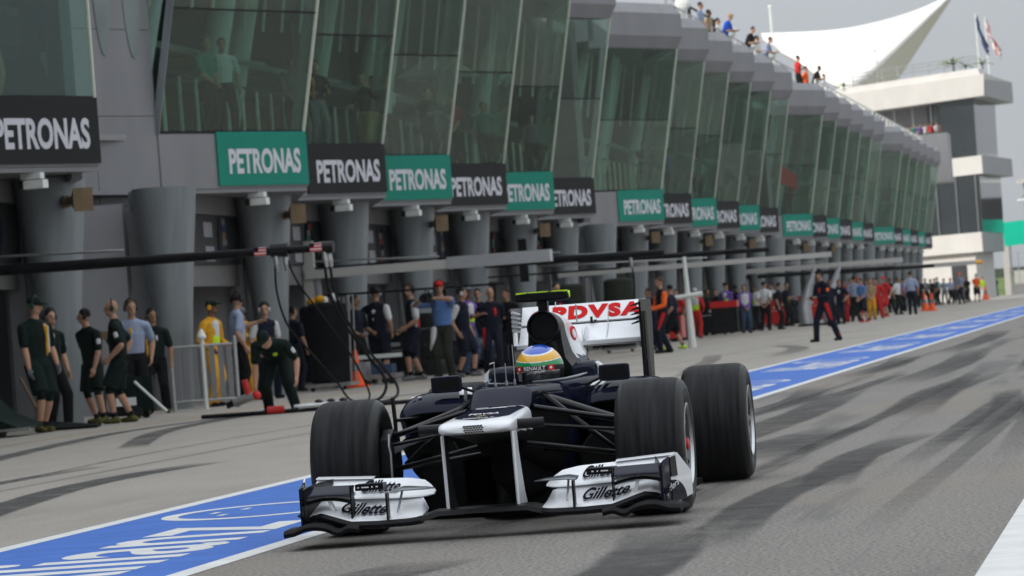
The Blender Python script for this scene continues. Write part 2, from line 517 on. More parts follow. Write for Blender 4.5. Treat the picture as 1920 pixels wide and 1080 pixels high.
def rubber_mark_obj(pts, width, z, strength=1.0):
    P = [Vector((x, y, 0)) for x, y in pts]
    dense = []
    for i in range(len(P) - 1):                       # Catmull-Rom through the points
        p0, p1, p2, p3 = P[max(i - 1, 0)], P[i], P[i + 1], P[min(i + 2, len(P) - 1)]
        for k in range(10):
            t = k / 10
            dense.append(.5 * ((2 * p1) + (p2 - p0) * t + (2 * p0 - 5 * p1 + 4 * p2 - p3) * t * t + (3 * p1 - p0 - 3 * p2 + p3) * t ** 3))
    dense.append(P[-1])
    v, f, fade = [], [], []
    cs = (-.5, -.38, 0, .38, .5)
    for i, p in enumerate(dense):
        t = (dense[min(i + 1, len(dense) - 1)] - dense[max(i - 1, 0)]).normalized()
        nrm = Vector((-t.y, t.x, 0))
        w = width * (1 + .03 * math.sin(i * 1.7))
        for c in cs:
            q = p + nrm * c * w
            v.append((q.x, q.y, z)); e = min(i, len(dense) - 1 - i) / 8
            fade.append(strength * (0 if abs(c) == .5 else 1) * min(1, e))
    k = len(cs)
    for i in range(len(dense) - 1):
        for j in range(k - 1):
            f.append((i * k + j, i * k + j + 1, (i + 1) * k + j + 1, (i + 1) * k + j))
    me = bpy.data.meshes.new('tyre_mark'); me.from_pydata(v, [], f); me.materials.append(rub)
    at = me.attributes.new('fade', 'FLOAT', 'POINT'); at.data.foreach_set('value', fade)
    o = link('tyre_mark', me); o['kind'] = 'structure'


rubber_mark_obj([(-6.9, 18.5), (-7.5, 22.2), (-8.0, 25.5), (-8.35, 28.2), (-8.4, 30.2), (-8.2, 32.2)], .42, .0030)
rubber_mark_obj([(-11.2, 33), (-12.0, 38.2), (-12.6, 42.5), (-13.0, 47), (-12.6, 51.5), (-12.0, 56), (-11.3, 61)], .34, .0034, .8)
rubber_mark_obj([(-10.7, 38.6), (-11.2, 40.7), (-12.1, 45.1), (-12.5, 50.3), (-12.2, 58)], .36, .0038, .75)
rubber_mark_obj([(-9.6, 28), (-9.62, 30.8), (-9.5, 33.3)], .30, .0042, .7)
rubber_mark_obj([(-9.0, 24), (-9.6, 31), (-9.9, 38), (-9.6, 46), (-9.0, 54)], .10, .0046, .4)
rubber_mark_obj([(-7.0, 55), (-7.8, 63), (-8.6, 72), (-9.5, 80)], .4, .0030, .45)
rubber_mark_obj([(-7.2, 70), (-7.6, 79), (-8.3, 84), (-9.0, 88)], .5, .0034, .5)
for k, (x, y, L, w) in enumerate([(-3.4, 26, 16, .5), (-2.2, 31, 14, .55), (-3.0, 42, 20, .6), (-1.6, 44, 17, .5), (-2.3, 12.5, 5.5, .45), (-1.9, 20.5, 7, .35),
                                  (-3.6, 60, 25, .6), (-2.0, 66, 30, .7), (-1.2, 30, 9, .4), (-2.9, 90, 40, .9), (-3.9, 34, 9, .4), (-2.65, 24.5, 5.5, .62), (-4.9, 37, 3.5, .7), (-2.0, 16, 8, .34), (-1.5, 25, 12, .3), (-3.3, 13.5, 3.0, .5), (-4.0, 48, 12, .5), (-2.5, 75, 22, .8)]):
    rubber_mark_obj([(x, y), (x + .12 * (-1) ** k, y + L * .5), (x - .1 * (-1) ** k, y + L)], w, .0040 + .0004 * (k % 3), .8)
for x in (-9.05, -12.4):
    structure('paving_joint', MB().add([(x, 5, .0022), (x + .028, 5, .0022), (x + .028, 250, .0022), (x, 250, .0022)], [(0, 1, 2, 3)]), rubber_mark)
_r = random.Random(4)
for k in range(16):
    x, y, L = _r.uniform(-4.0, -1.0), _r.uniform(11, 70), _r.uniform(9, 30)
    dx = _r.uniform(-.35, .35)
    rubber_mark_obj([(x, y), (x + dx * .6, y + L * .5), (x + dx, y + L)], _r.uniform(.10, .26), .0055 + .0003 * k, _r.uniform(.35, .7))
structure('grass_bank', MB().add([(-40, 335, .01), (60, 335, .01), (60, 360, .01), (-40, 360, .01), (60, 380, 1.6), (-40, 380, 1.6)], [(0, 1, 2, 3), (3, 2, 4, 5)]), grass_green)

# ================================================================== PIT BUILDING
BAY = 6.9
STARTS = [18.3, 66.2, 114.8, 164.1, 213.7]         # Y of the projecting corner of the first bay of each block
U = (0.437, 0.8995)                                # plan direction of every angled bay front
AX = -14.8
ROOT = (-16.0, 130.0, 0.0)
building = thing('pit_building', 'long grey two storey pit building with angled green glass bays and open garages', 'building', ROOT)


def bpart(name, data, dy=0.0, parent=None):
    """part of the building: mesh in world X/Z, its Y measured from the bay's corner"""
    o = link(name, data, parent or building)
    if parent is None:
        o.location = (-ROOT[0], dy - ROOT[1], 0)
    return o


def bay_geo(L, prev, lean=.8):
    """meshes of one bay; prev = Y distance back to the previous projecting corner, or None"""
    A = (AX, 0.0); Cc = (AX - L * U[0], -L * U[1])
    B = (A[0] - 2.45 * U[0], -2.45 * U[1])
    P = (AX, -prev) if prev else None
    g = {}
    g['fascias'] = [MB().slab(Cc, A, 3.66, 4.6, .12).mesh(panel_grey)] + ([MB().slab(P, Cc, 3.66, 4.6, .1).mesh(panel_grey)] if P else [])
    back = -(prev or 7.2)
    poly = ([P] if P else [(-17.6, back)]) + [Cc, A, (-22, 0), (-22, back)]
    g['soffit'] = MB().prism([(x + (-.02 if i < 3 else 0), y, 3.585) for i, (x, y) in enumerate(poly)], (0, 0, .07)).mesh(panel_grey)
    g['balcony_floor'] = MB().prism([(x + (-.15 if i < 3 else 0), y, 4.5) for i, (x, y) in enumerate(poly)], (0, 0, .1)).mesh(inner_floor)
    back_y = -(prev or 3.93 * U[1])
    rp = ([P] if P else []) + [Cc, A]
    g['roof_panel'] = MB().prism([(x + .5, y, 9.02) for x, y in rp] + [(-17.18, 0, 9.02), (-17.18, back_y, 9.02)], (0, 0, .72)).mesh(panel_grey)
    off = lambda z: lean * (z - 4.62) / 4.2

    def pane(a, b, z0, z1, t=.015):
        o0, o1 = off(z0), off(z1)
        L_ = math.hypot(b[0] - a[0], b[1] - a[1]); nx, ny = -(b[1] - a[1]) / L_ * t, (b[0] - a[0]) / L_ * t
        q = [(a[0] + o0, a[1], z0), (b[0] + o0, b[1], z0), (b[0] + o1, b[1], z1), (a[0] + o1, a[1], z1)]
        pane.k = getattr(pane, 'k', 0) + 1
        return [MB().prism(q, (nx, ny, 0)).mesh(gm) for gm in facade_glass]

    def lerp(a, b, t): return (a[0] + (b[0] - a[0]) * t, a[1] + (b[1] - a[1]) * t)
    g['panes'] = []
    for z0, z1 in ((4.66, 6.68), (6.72, 8.78)):
        g['panes'].append(pane(lerp(Cc, A, .01), lerp(Cc, A, .985), z0, z1))
        if P:
            g['panes'].append(pane(lerp(P, Cc, .02), lerp(P, Cc, .98), z0, z1))

    def leanbar(p, w, z0, z1, m, d=.06):
        mb = MB()
        a0, a1 = (p[0] + off(z0), p[1]), (p[0] + off(z1), p[1])
        v = [(a0[0] - d, a0[1] - w, z0), (a0[0], a0[1] - w, z0), (a0[0], a0[1] + w, z0), (a0[0] - d, a0[1] + w, z0),
             (a1[0] - d, a1[1] - w, z1), (a1[0], a1[1] - w, z1), (a1[0], a1[1] + w, z1), (a1[0] - d, a1[1] + w, z1)]
        mb.add(v, [(0, 3, 2, 1), (4, 5, 6, 7), (0, 1, 5, 4), (1, 2, 6, 5), (2, 3, 7, 6), (3, 0, 4, 7)])
        return mb.mesh(m)
    g['corner_mullion'] = leanbar((A[0] + .01, A[1]), .03, 4.6, 8.8, rail_pale, .05)
    g['inner_mullion'] = leanbar((Cc[0] + .02, Cc[1]), .03, 4.6, 8.8, column_grey, .12)
    g['transoms'] = [MB().slab((Cc[0] + off(z), Cc[1]), (A[0] + off(z), A[1]), z + .003, z + (.055 if z < 5 else .035), .05).mesh(black_plastic) for z in (4.6, 6.68)]
    prof = [(.78, 8.80), (.98, 9.16), (.98, 9.84), (.70, 10.16), (.35, 10.16), (.35, 8.80)]
    mb = MB()
    mb.loft([[(p[0] + o, p[1], z) for o, z in prof] for p in (Cc, A)])
    if P:
        mb.loft([[(p[0] + o - .003, p[1], z - .003) for o, z in prof] for p in (P, Cc)])
    g['parapet_panel'] = mb.mesh(panel_grey)
    # tapered oval garage column
    rings = []
    for z, k in ((0, .50), (.8, .57), (1.7, .70), (2.6, .87), (3.2, 1.0), (3.585, 1.08)):
        rings.append([(-15.95 + .44 * k * math.cos(q), 1.3 + .95 * k * math.sin(q), z) for q in [2 * math.pi * i / 28 for i in range(28)]])
    g['column'] = MB().loft(rings, True, False).mesh(column_grey, True)
    # garage opening behind: header, board, shutter, jambs, divider, back wall (Y from -prev+1.3 .. 1.3)
    y0, y1 = 1.3 - BAY, 1.3
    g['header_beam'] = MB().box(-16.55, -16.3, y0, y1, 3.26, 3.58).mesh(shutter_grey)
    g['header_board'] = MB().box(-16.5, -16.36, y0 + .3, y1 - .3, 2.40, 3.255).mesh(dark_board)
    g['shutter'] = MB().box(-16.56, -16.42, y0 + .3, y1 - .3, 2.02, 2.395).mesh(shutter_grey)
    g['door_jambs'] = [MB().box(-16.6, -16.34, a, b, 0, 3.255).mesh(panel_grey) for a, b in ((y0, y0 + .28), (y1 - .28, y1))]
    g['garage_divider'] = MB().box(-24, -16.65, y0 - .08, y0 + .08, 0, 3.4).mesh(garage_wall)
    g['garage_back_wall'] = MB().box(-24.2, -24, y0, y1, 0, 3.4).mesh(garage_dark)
    return g


def make_baluster():
    return MB().tube([(0, 0, 4.6), (.0, 0, 5.70)], .034, 6).mesh(rail_pale)


baluster_me = make_baluster()
vcol_me = MB().tube([(-17.6, -1.0, 4.6), (-17.35, -1.0, 6.4), (-16.7, -1.0, 8.9)], [.10, .26, .20], 12).mesh(vcol, True)
bar_me = MB().tube([(-16.2, 0, 6.9), (-15.9, 0, 8.8)], .03, 6).mesh(rail_pale)
reflection_tube_me = MB().tube([(-17.0, -5.5, 6.25), (-17.0, -.25, 6.35)], .055, 8).mesh(column_grey, True)  # added tube standing in for a pale band reflected in the glass
wall_me = [MB().box(-21.6, -21.4, -5.6, 1.3, 4.6, 9.0).mesh(m) for m in (inner_dark, inner_mid, inner_dark)]
mez_me = MB().box(-21.4, -18.6, -5.6, 1.3, 6.72, 6.86).mesh(inner_mid)
poster_me = MB().box(-16.355, -16.345, -.30, .30, -.13, .13).mesh(pm('posted_paper', (.30, .30, .31), .7, var=.15, scale=25))


def decal_mesh(cols, kk):
    mb = MB()
    n = 20
    pts = [(-16.345, .36 * math.cos(2 * math.pi * i / n), .42 * math.sin(2 * math.pi * i / n)) for i in range(n)]
    mb.prism(pts, (.006, 0, 0), 0)
    rnd = random.Random(kk)
    for j in range(6):
        a, z = rnd.uniform(-.1, .1), -.3 + .12 * j
        w = .10 + .10 * rnd.random()
        mb.box(-16.338, -16.334 + .001 * j, a - w, a + w, z - .05, z + .06, 1 + j % (len(cols) - 1))
    return mb.mesh(cols)


decals = [decal_mesh([dark_board, pm('faded_red', (.16, .02, .02), .6), shutter_grey, navy_print], 1), decal_mesh([black_plastic, horn_tan, pm('faded_blue', (.02, .04, .12), .6), shutter_grey], 2),
          decal_mesh([navy_print, pm('faded_green', (.02, .10, .04), .6), shutter_grey, pm('faded_red', (.16, .02, .02), .6)], 3)]
geo_first, geo_next, geo_upright = bay_geo(3.93, None), bay_geo(2.75, BAY), bay_geo(2.75, BAY, 0.0)
bays = []
for bi, y_start in enumerate(STARTS):
    for k in range(6):
        y = y_start + BAY * k
        if y < 40: continue
        bays.append((bi, k, y))
        g = geo_first if k == 0 else (geo_upright if bi == 0 else geo_next)
        for me in g['fascias']: bpart('fascia_panel', me, y)
        for me in g['transoms']: bpart('transom', me, y)
        for nm in ('soffit', 'roof_panel', 'balcony_floor', 'corner_mullion', 'inner_mullion', 'parapet_panel', 'column', 'header_beam', 'header_board', 'shutter', 'garage_divider', 'garage_back_wall'):
            bpart(nm, g[nm], y)
        for me in g['door_jambs']: bpart('door_jamb', me, y)
        for pi, me in enumerate(g['panes']): bpart('window_pane', me[(k * 2 + bi + pi * (1 + k % 2)) % 3], y)
        L = 3.93 if k == 0 else 2.75
        if y < 160:
            nb = 6 if k else 3
            for j in range(nb):                        # railing inside the glass follows the lane
                o = bpart('baluster', baluster_me, y - .2 - j * (6.9 / 6)); o.location.x += -16.65
            bpart('handrail', MB().tube([(-16.65, -.2 - (nb - 1) * 6.9 / 6, 5.72), (-16.65, -.1, 5.72)], .03, 6).mesh(black_plastic), y)
            for j in range(4): bpart('window_bar', bar_me, y - .35 - .55 * j).location.x += -.24 * j
        bpart('inner_column', vcol_me, y)
        if k % 2: bpart('inner_column', vcol_me, y - 3.1).location.x += .35
        if k: bpart('reflection_tube', reflection_tube_me, y)
        bpart('lounge_wall', wall_me[(bi * 5 + k) % 3], y)
        bpart('mezzanine', mez_me, y)
        if y < 175:
            hb_y = y + 1.3 - BAY
            rnd = random.Random(int(y))
            for j, (py, pz) in enumerate(((3.95, 3.0), (4.0, 2.58))):
                o = bpart('poster', poster_me, hb_y + .35 + py); o.location.z = pz
            o = bpart('decal', decals[(bi + k) % 3], hb_y + BAY - 1.55); o.location.z = 2.84
    # extra column at the stair bay, and the plain stair wall between the blocks
    if y_start > 40:
        g = geo_first
        bpart('column', g['column'], y_start - BAY)
        w0, w1 = (AX - 6.9 * U[0], -6.9 * U[1]), (AX - 3.93 * U[0] - .02, -3.93 * U[1])
        for (s0, s1) in ((0, .47), (.475, 1.0)):
            for z0, z1 in ((0, 1.98), (1.99, 3.40), (3.41, 4.9), (4.91, 6.35), (6.36, 8.3), (8.31, 10.1)):
                a = (w0[0] + (w1[0] - w0[0]) * s0, w0[1] + (w1[1] - w0[1]) * s0); b = (w0[0] + (w1[0] - w0[0]) * s1, w0[1] + (w1[1] - w0[1]) * s1)
                bpart('wall_panel', MB().slab(a, b, z0, z1, .15).mesh(panel_grey), y_start)
        bpart('stair_side_wall', MB().slab((AX - .3, -13.3), (w0[0] - .02, w0[1]), 3.5, 10.0, .15).mesh(panel_grey), y_start)
        bpart('stair_side_wall', MB().slab((AX - 2.0, -11.4), (w0[0] - .02, w0[1]), 0, 3.49, .15).mesh(panel_grey), y_start)
        for s in (.60, .85):
            c = (w0[0] + (w1[0] - w0[0]) * s, w0[1] + (w1[1] - w0[1]) * s)
            nrm = (U[1], -U[0])
            n = 28
            pts = [(c[0] + U[0] * .21 * math.cos(2 * math.pi * i / n) + nrm[0] * .02, c[1] + U[1] * .21 * math.cos(2 * math.pi * i / n) + nrm[1] * .008, 7.25 - .12 * (s - .60) + 1.35 * math.sin(2 * math.pi * i / n)) for i in range(n)]
            bpart('oval_opening', MB().prism(pts, (-nrm[0] * .05, -nrm[1] * .05, 0)).mesh(inner_mid), y_start)
        mb = MB().tube([(-16.34, -5.08, .0), (-16.62, -5.02, 3.4)], .05, 6)
        bpart('cream_edge_trim', mb.mesh(cream_trim), y_start)
# plain parts that run the length of the building, also behind the camera where the photo does not reach
bpart('roof_deck', MB().box(-40, -17.2, -40, 256, 9.0, 9.75).mesh(panel_grey))
bpart('rear_wall', MB().box(-40.2, -40, -40, 256, 0, 9.7).mesh(panel_grey))
bpart('near_front_wall', MB().box(-16.6, -16.2, -40, 41, 0, 9.0).mesh(panel_grey))
bpart('near_roof', MB().box(-17.18, -14.7, -40, 41, 9.02, 9.74).mesh(panel_grey))
bpart('near_parapet', MB().box(-14.6, -13.9, -40, 41, 8.8, 10.15).mesh(panel_grey))
bpart('end_wall', MB().box(-40, -17, 256, 256.2, 0, 10).mesh(panel_grey))
bpart('end_parapet', MB().box(-17.2, -13.6, 253.5, 257.5, 8.0, 11.2).mesh(panel_grey))

# ------------------------------------------------------------------ signs, floodlights, loudspeakers
TXT_V, TXT_F, _ = text_geo('PETRONAS', 0.035)


def sign_obj(y, dark, label):
    t = thing('sign_board', label, 'sign', (AX, y, 3.70), 0, 'sponsor boards along the pit building')
    nrm = (U[1], -U[0])
    o0 = .035
    a = (-2.45 * U[0] + nrm[0] * (o0), -2.45 * U[1] + nrm[1] * o0); b = (nrm[0] * o0, nrm[1] * o0)
    MB().slab(a, b, 0, .93, .03).obj('board', black_sign if dark else teal, t)
    o1 = o0 + .006
    fn = lambda p, q: (-2.45 * U[0] * (1 - (.115 + .80 * p)) + nrm[0] * o1, -2.45 * U[1] * (1 - (.115 + .80 * p)) + nrm[1] * o1, .20 + .44 * q)
    me = bpy.data.meshes.new('lettering'); me.from_pydata([tuple(fn(*p)) for p in TXT_V], [], TXT_F); me.materials.append(sign_white)
    link('lettering', me, t)
    return t


ORD = ['first', 'second', 'third', 'fourth', 'fifth', 'sixth']
BLK = {0: 'left of the plain stair wall', 1: 'of the row right of the stair wall', 2: 'of the second row of garages', 3: 'of the third row of garages', 4: 'of the farthest row'}
lamp_mb = MB()
lamp_meshes = (MB().box(-.15, .15, -.09, .09, -.06, .06).mesh(lamp_white), MB().box(-.26, -.155, -.05, .05, -.05, .06).mesh(black_plastic), MB().box(-.19, .11, -.07, .07, .075, .16).mesh(lamp_white))
horn_me = MB().loft([[(x * w, -.02 - d, z * w) for x, z in ((-1, -1), (1, -1), (1, 1), (-1, 1))] for w, d in ((.05, -.22), (.06, -.05), (.13, .1), (.17, .17))]).mesh(horn_tan)
horn_back = MB().tube([(0, .2, 0), (0, .36, 0)], .09, 10).mesh(horn_tan)
for bi, k, y in bays:
    dark = (k % 2 == 1)
    if bi == 0 and k == 4: continue
    if bi == 0:
        lab = 'black sponsor board at the left, beside the plain grey stair wall'
    else:
        lab = '%s sponsor board, %s %s' % ('black' if dark else 'green', ORD[k], BLK[bi])
    sign_obj(y, dark, lab)
    lab = 'white floodlight under the ' + (('black board left of the stair wall') if bi == 0 else '%s %s board %s' % (ORD[k], 'black' if dark else 'green', BLK[bi]))
    t = thing('floodlight', lab, 'floodlight', (AX - .62, y - 1.15, 3.42), RAD(-8), 'floodlights under the sponsor boards')
    for nm, me in zip(('lamp_head', 'bracket', 'mounting_plate'), lamp_meshes): link(nm, me, t)
for i, (bi, k, y) in enumerate(bays):
    cy = y + 1.3 if not (bi == 0) else y + .9
    if (k % 2 == 0 and bi > 0 and y < 190) or (bi == 0 and k == 5):
        col_txt = 'beside the stair wall' if bi == 0 else 'below the %s board %s' % (ORD[k], BLK[bi])
        t = thing('horn_speaker', 'tan horn speaker ' + col_txt, 'loudspeaker', (-15.35, cy - .35, 3.22), RAD(50), 'horn loudspeakers on the garage columns')
        link('horn', horn_me, t); link('driver_unit', horn_back, t)

# ================================================================== CONTROL TOWER, canopy, far end
tw = thing('control_tower', 'tall white and dark glass tower closing the far end of the pit building', 'building', (-14, 290, 0))


def tpart(name, mb, m):
    o = mb.obj(name, m, tw); o.location = (14, -290, 0); return o


def plan_prism(pts, z0, z1): return MB().prism([(x, y, z0) for x, y in pts], (0, 0, z1 - z0))


def wedge(p, l, r, rb, lb, z0, z1, grow=0.0):
    """p the near corner, l far left end of the face that looks at the camera, r right rear; grow leans the faces outwards at the top"""
    pts = [p, r, rb, lb, l]
    cx, cy = sum(q[0] for q in pts) / 5, sum(q[1] for q in pts) / 5
    top = [(x + (x - cx) * grow, y + (y - cy) * grow) for x, y in pts]
    return MB().loft([[(x, y, z0) for x, y in pts], [(x, y, z1) for x, y in top]])


tpart('roof_slab', wedge((-12.35, 285), (-23.4, 297), (-10.95, 301), (-22, 312), (-30, 305), 14.95, 16.55, .015), panel_white)
tpart('roof_shade_side', MB().slab((-12.30, 285.02), (-10.87, 301), 14.93, 16.57, -.05), panel_grey)  # grey skin on the side away from the sun: shade put into the colour
tpart('roof_coping', wedge((-12.55, 285.4), (-23.4, 297.3), (-11.9, 300.6), (-22, 311), (-29.6, 305), 16.55, 17.05, -.02), panel_white)
tpart('upper_glass', wedge((-13.3, 287.5), (-15.9, 290), (-12.3, 300), (-16, 302), (-18, 297), 10.6, 14.95, .03), tower_glass)
tpart('upper_core', wedge((-13.8, 288.5), (-15.9, 290.4), (-12.9, 299), (-16, 301), (-18, 297), 10.6, 14.9), inner_dark)
tpart('terrace_back_wall', MB().slab((-23.5, 300.5), (-15.7, 292.5), 10.6, 14.95, .3), panel_grey)
for i in range(5): tpart('terrace_post', MB().box(-22.8 + i * 1.5, -22.7 + i * 1.5, 298.6 - i * 1.6, 298.8 - i * 1.6, 10.6, 14.95), steel)
tpart('terrace_deck', wedge((-12.9, 285.6), (-22, 296), (-11.4, 301), (-20, 308), (-27, 302), 9.25, 10.6), panel_white)
tpart('terrace_step', MB().prism([(-22.6, 297.6, 10.6), (-14.6, 288.8, 10.6), (-14.2, 292.0, 10.6), (-21.6, 300.2, 10.6)], (0, 0, 1.3)), panel_grey)
tpart('deck_shade_side', MB().slab((-12.86, 285.62), (-11.33, 301), 9.24, 10.62, -.05), panel_grey)  # same white deck, its shaded side coloured grey
tpart('middle_glass', wedge((-13.25, 286.4), (-20, 293.5), (-12.3, 300.5), (-20, 306), (-26, 300), 4.95, 9.25, .012), tower_glass)
tpart('middle_core', wedge((-14.0, 288), (-20, 294.3), (-13.2, 299.5), (-20, 304), (-25, 300), 4.95, 9.2), inner_dark)
for i in range(4): tpart('middle_mullion', MB().box(-13.6 - i * 1.55, -13.5 - i * 1.55, 286.55 + i * 1.62, 286.65 + i * 1.62, 4.95, 9.25), steel)
tpart('lower_band', wedge((-13.35, 286.0), (-20.6, 293.6), (-12.5, 300.8), (-20, 306), (-26, 300), 3.5, 4.95), panel_white)
tpart('lower_band_shade_side', MB().slab((-13.31, 286.02), (-12.43, 300.8), 3.49, 4.96, -.05), panel_grey)  # grey skin gives the white band its shaded side
tpart('ground_wall', wedge((-14.0, 287.5), (-20.6, 294.4), (-13.2, 299.5), (-20, 304), (-25, 300), 0, 3.5), panel_white)
tpart('doorway', MB().slab((-15.9, 289.45), (-14.75, 288.24), 0, 2.6, -.06), garage_dark)
for s in range(9):
    tpart('roof_rail_post', MB().tube([(-12.8 - 1.25 * s, 285.9 + 1.36 * s, 17.0), (-12.8 - 1.25 * s, 285.9 + 1.36 * s, 18.0)], .04, 5), steel)
for z in (17.45, 17.75, 18.0):
    tpart('roof_rail', MB().tube([(-12.8, 285.9, z), (-22.8, 296.78, z)], .035, 5), steel)

# tensile canopy beyond the roof
cn = thing('tensile_canopy', 'white tensile roof canopy rising to a sharp point against the sky', 'canopy', (-26, 330, 0))


def canopy_sheet(top, bot, bulge, n=18):
    """cloth stretched between an upper and a lower edge, both polylines of (x, y, z)"""
    def along(P, s):
        P = [Vector(p) for p in P]
        t = s * (len(P) - 1); k = min(int(t), len(P) - 2); u = t - k
        p0, p1, p2, p3 = P[max(k - 1, 0)], P[k], P[k + 1], P[min(k + 2, len(P) - 1)]
        return .5 * ((2 * p1) + (p2 - p0) * u + (2 * p0 - 5 * p1 + 4 * p2 - p3) * u * u + (3 * p1 - p0 - 3 * p2 + p3) * u ** 3)
    rows = []
    for i in range(n + 1):
        s = i / n
        a, b = along(top, s), along(bot, s)
        rows.append([tuple(a.lerp(b, j / 8) + Vector(bulge) * 4 * (j / 8) * (1 - j / 8) * math.sin(math.pi * s) - cn.location) for j in range(9)])
    mb = MB(); mb.loft(rows, False, False, closed=False)
    return mb


o = canopy_sheet([(-32.9, 330, 24.1), (-27.0, 332, 24.0), (-23.2, 332, 24.35), (-19.6, 331, 25.0), (-16.35, 330, 26.0)],
                 [(-32.4, 328, 23.0), (-29.3, 322, 21.0), (-26.2, 318, 18.6), (-23.6, 318, 18.6), (-16.35, 329.9, 25.9)], (0, -1.5, .6)).obj('upper_membrane', membrane, cn, True)
s_ = o.modifiers.new('thickness', 'SOLIDIFY'); s_.thickness = .08
o = canopy_sheet([(-16.3, 330.2, 25.95), (-20.0, 325, 22.4), (-24.0, 318.4, 18.4)], [(-16.3, 330.4, 25.9), (-19.6, 334, 22.2), (-22.9, 336, 18.2)], (0, 0, .2)).obj('lower_membrane', membrane, cn, True)
s_ = o.modifiers.new('thickness', 'SOLIDIFY'); s_.thickness = .08
MB().tube([(-7.3, -4.0, 23.9), (-1.8, -6.5, 19.6), (0, -8, 18.9)], .1, 6).obj('edge_cable', steel, cn)
for px, lab in ((-31.6, 'thin pale mast rising behind the roof terrace, left of the canopy point'), (-22.6, 'thin pale mast showing between canopy edge and tower roof')):
    t = thing('flag_mast', lab, 'mast', (px, 326 if px < -30 else 320, 9))
    MB().tube([(0, 0, 0), (0, 0, 17 if px < -30 else 12.2)], .09, 6).obj('pole', lamp_white, t)
    MB().ball((0, 0, 17 if px < -30 else 12.2), .16, 8).obj('finial', lamp_white, t)


def flag_obj(x, y, z, cols, label, sway):
    t = thing('flag', label, 'flag', (x, y, z))
    MB().tube([(0, 0, 0), (0, 0, 4.3)], .05, 6).obj('pole', lamp_white, t)
    mb = MB(); rows = []
    for i in range(9):
        rows.append([(sway * (i / 8) ** 1.3 + .05 + .10 * math.sin(j * 1.5 + i), .12 * math.sin(j * 1.1 + i * .9), 4.2 - .55 * i * .5 - j * .09 - .03 * i) for j in range(9)])
    mb.loft(rows, False, False, closed=False)
    for k in range(len(mb.f)): mb.m[k] = (k % 8) % len(cols) if len(cols) > 2 else (k // 8 > 5)
    o = mb.obj('cloth', cols, t, True); s2 = o.modifiers.new('thickness', 'SOLIDIFY'); s2.thickness = .02


flag_dark = pm('dark_blue_flag', (.03, .05, .13), .7)
flag_red = pm('red_stripe_flag', (.55, .10, .08), .7)
flag_obj(-12.7, 289, 17.0, [flag_dark, flag_dark], 'dark blue flag hanging from a pole on the tower roof', .7)
flag_obj(-12.05, 290, 16.7, [flag_red, white_print, flag_red, white_print], 'red and white striped flag beside the dark blue one', .9)


def palm(x, y, z, s, label):
    t = thing('potted_palm', label, 'palm', (x, y, z))
    MB().tube([(0, 0, 0), (.02, 0, .5 * s)], .06 * s, 6).obj('trunk', bark, t)
    rnd = random.Random(int(x * 100))
    mb = MB()
    for k in range(16):
        a, e = rnd.uniform(0, 6.28), rnd.uniform(.3, 1.3)
        L = s * rnd.uniform(.8, 1.3)
        pts = []
        for i in range(6):
            q = i / 5
            r = L * math.cos(e) * q; h = .5 * s + L * math.sin(e) * q - .55 * s * q * q
            pts.append((r * math.cos(a), r * math.sin(a), h))
        w = .09 * s
        rr = [[(p[0] - math.sin(a) * w * k2 * (1 - (i / 5) ** 2 + .05), p[1] + math.cos(a) * w * k2 * (1 - (i / 5) ** 2 + .05), p[2] - abs(k2) * .03) for k2 in (-1, 0, 1)] for i, p in enumerate(pts)]
        mb.loft(rr, False, False, closed=False)
    mb.obj('fronds', leaf_green, t)


palm(-14.6, 288.6, 17.0, 1.25, 'bright green potted palm standing on the tower roof')
palm(-13.7, 288.2, 17.0, .7, 'small dark shrub right of the bright palm on the tower roof')
palm(-12.4, 287.6, 17.0, .8, 'dark bushy plant at the right corner of the tower roof')
palm(-23.6, 297.8, 16.8, .8, 'leafy plant at the left end of the tower roof')
palm(-27.0, 298, 16.0, 1.0, 'green plant below the canopy edge beside the roof terrace')

# far right: stand, boards, fence, trees
st = thing('grandstand', 'distant grandstand with a pale truss roof at the right edge', 'grandstand', (-6, 420, 0))
MB().box(-9, 24, 0, 14, 4.5, 6.2).obj('concourse', panel_grey, st)
for k in range(8): MB().box(-9, 24, 4 + k * 1.2, 5.2 + k * 1.2, 6.2 + .5 * k, 6.7 + .5 * k).obj('seating_tier', shutter_grey, st)
MB().prism([(-9.4, -2, 11.6), (24, -2, 14.2), (24, 12, 14.6), (-9.4, 12, 12.0)], (0, 0, .5)).obj('roof', panel_white, st)
for k in range(9):
    x = -9.2 + k * 3.2; z = 11.6 + (x + 9.4) * .078
    MB().tube([(x, -2.2, z - 1.9), (x + 1.6, -2.2, z + .1)], .09, 5).obj('roof_strut', steel, st)
    MB().tube([(x + 1.6, -2.2, z + .1), (x + 3.2, -2.2, z - 1.65)], .09, 5).obj('roof_strut', steel, st)
MB().tube([(-9.4, -2.2, 9.8), (24, -2.2, 12.3)], .14, 6).obj('lower_chord', lamp_white, st)
for k in range(5): MB().tube([(-8.6 + k * 7, 1, 0), (-8.6 + k * 7, 1, 12)], .22, 8).obj('stand_column', steel, st)
MB().box(-9, 24, 1, 1.3, 0, 4.5).obj('undercroft_wall', shutter_grey, st)
t = thing('advert_hoarding', 'bright turquoise hoarding raised on posts at the right edge', 'hoarding', (-10.5, 320, 0))
MB().prism([(-2.6, 0, 4.05), (6, 0, 4.6), (6, 0, 6.4), (-2.75, 0, 6.05)], (0, .2, 0)).obj('board', turquoise, t)
for x in (-2.2, 1, 4.5): MB().tube([(x, .15, 0), (x, .15, 4.4)], .08, 6).obj('post', steel, t)
t = thing('trackside_board', 'low turquoise trackside board with a white end panel', 'hoarding', (-10.5, 345, 0))
MB().box(-1.6, 7, 0, .2, .55, 2.0).obj('board', turquoise, t)
MB().box(-3.0, -1.62, -.02, .2, .5, 2.1).obj('end_panel', panel_white, t)
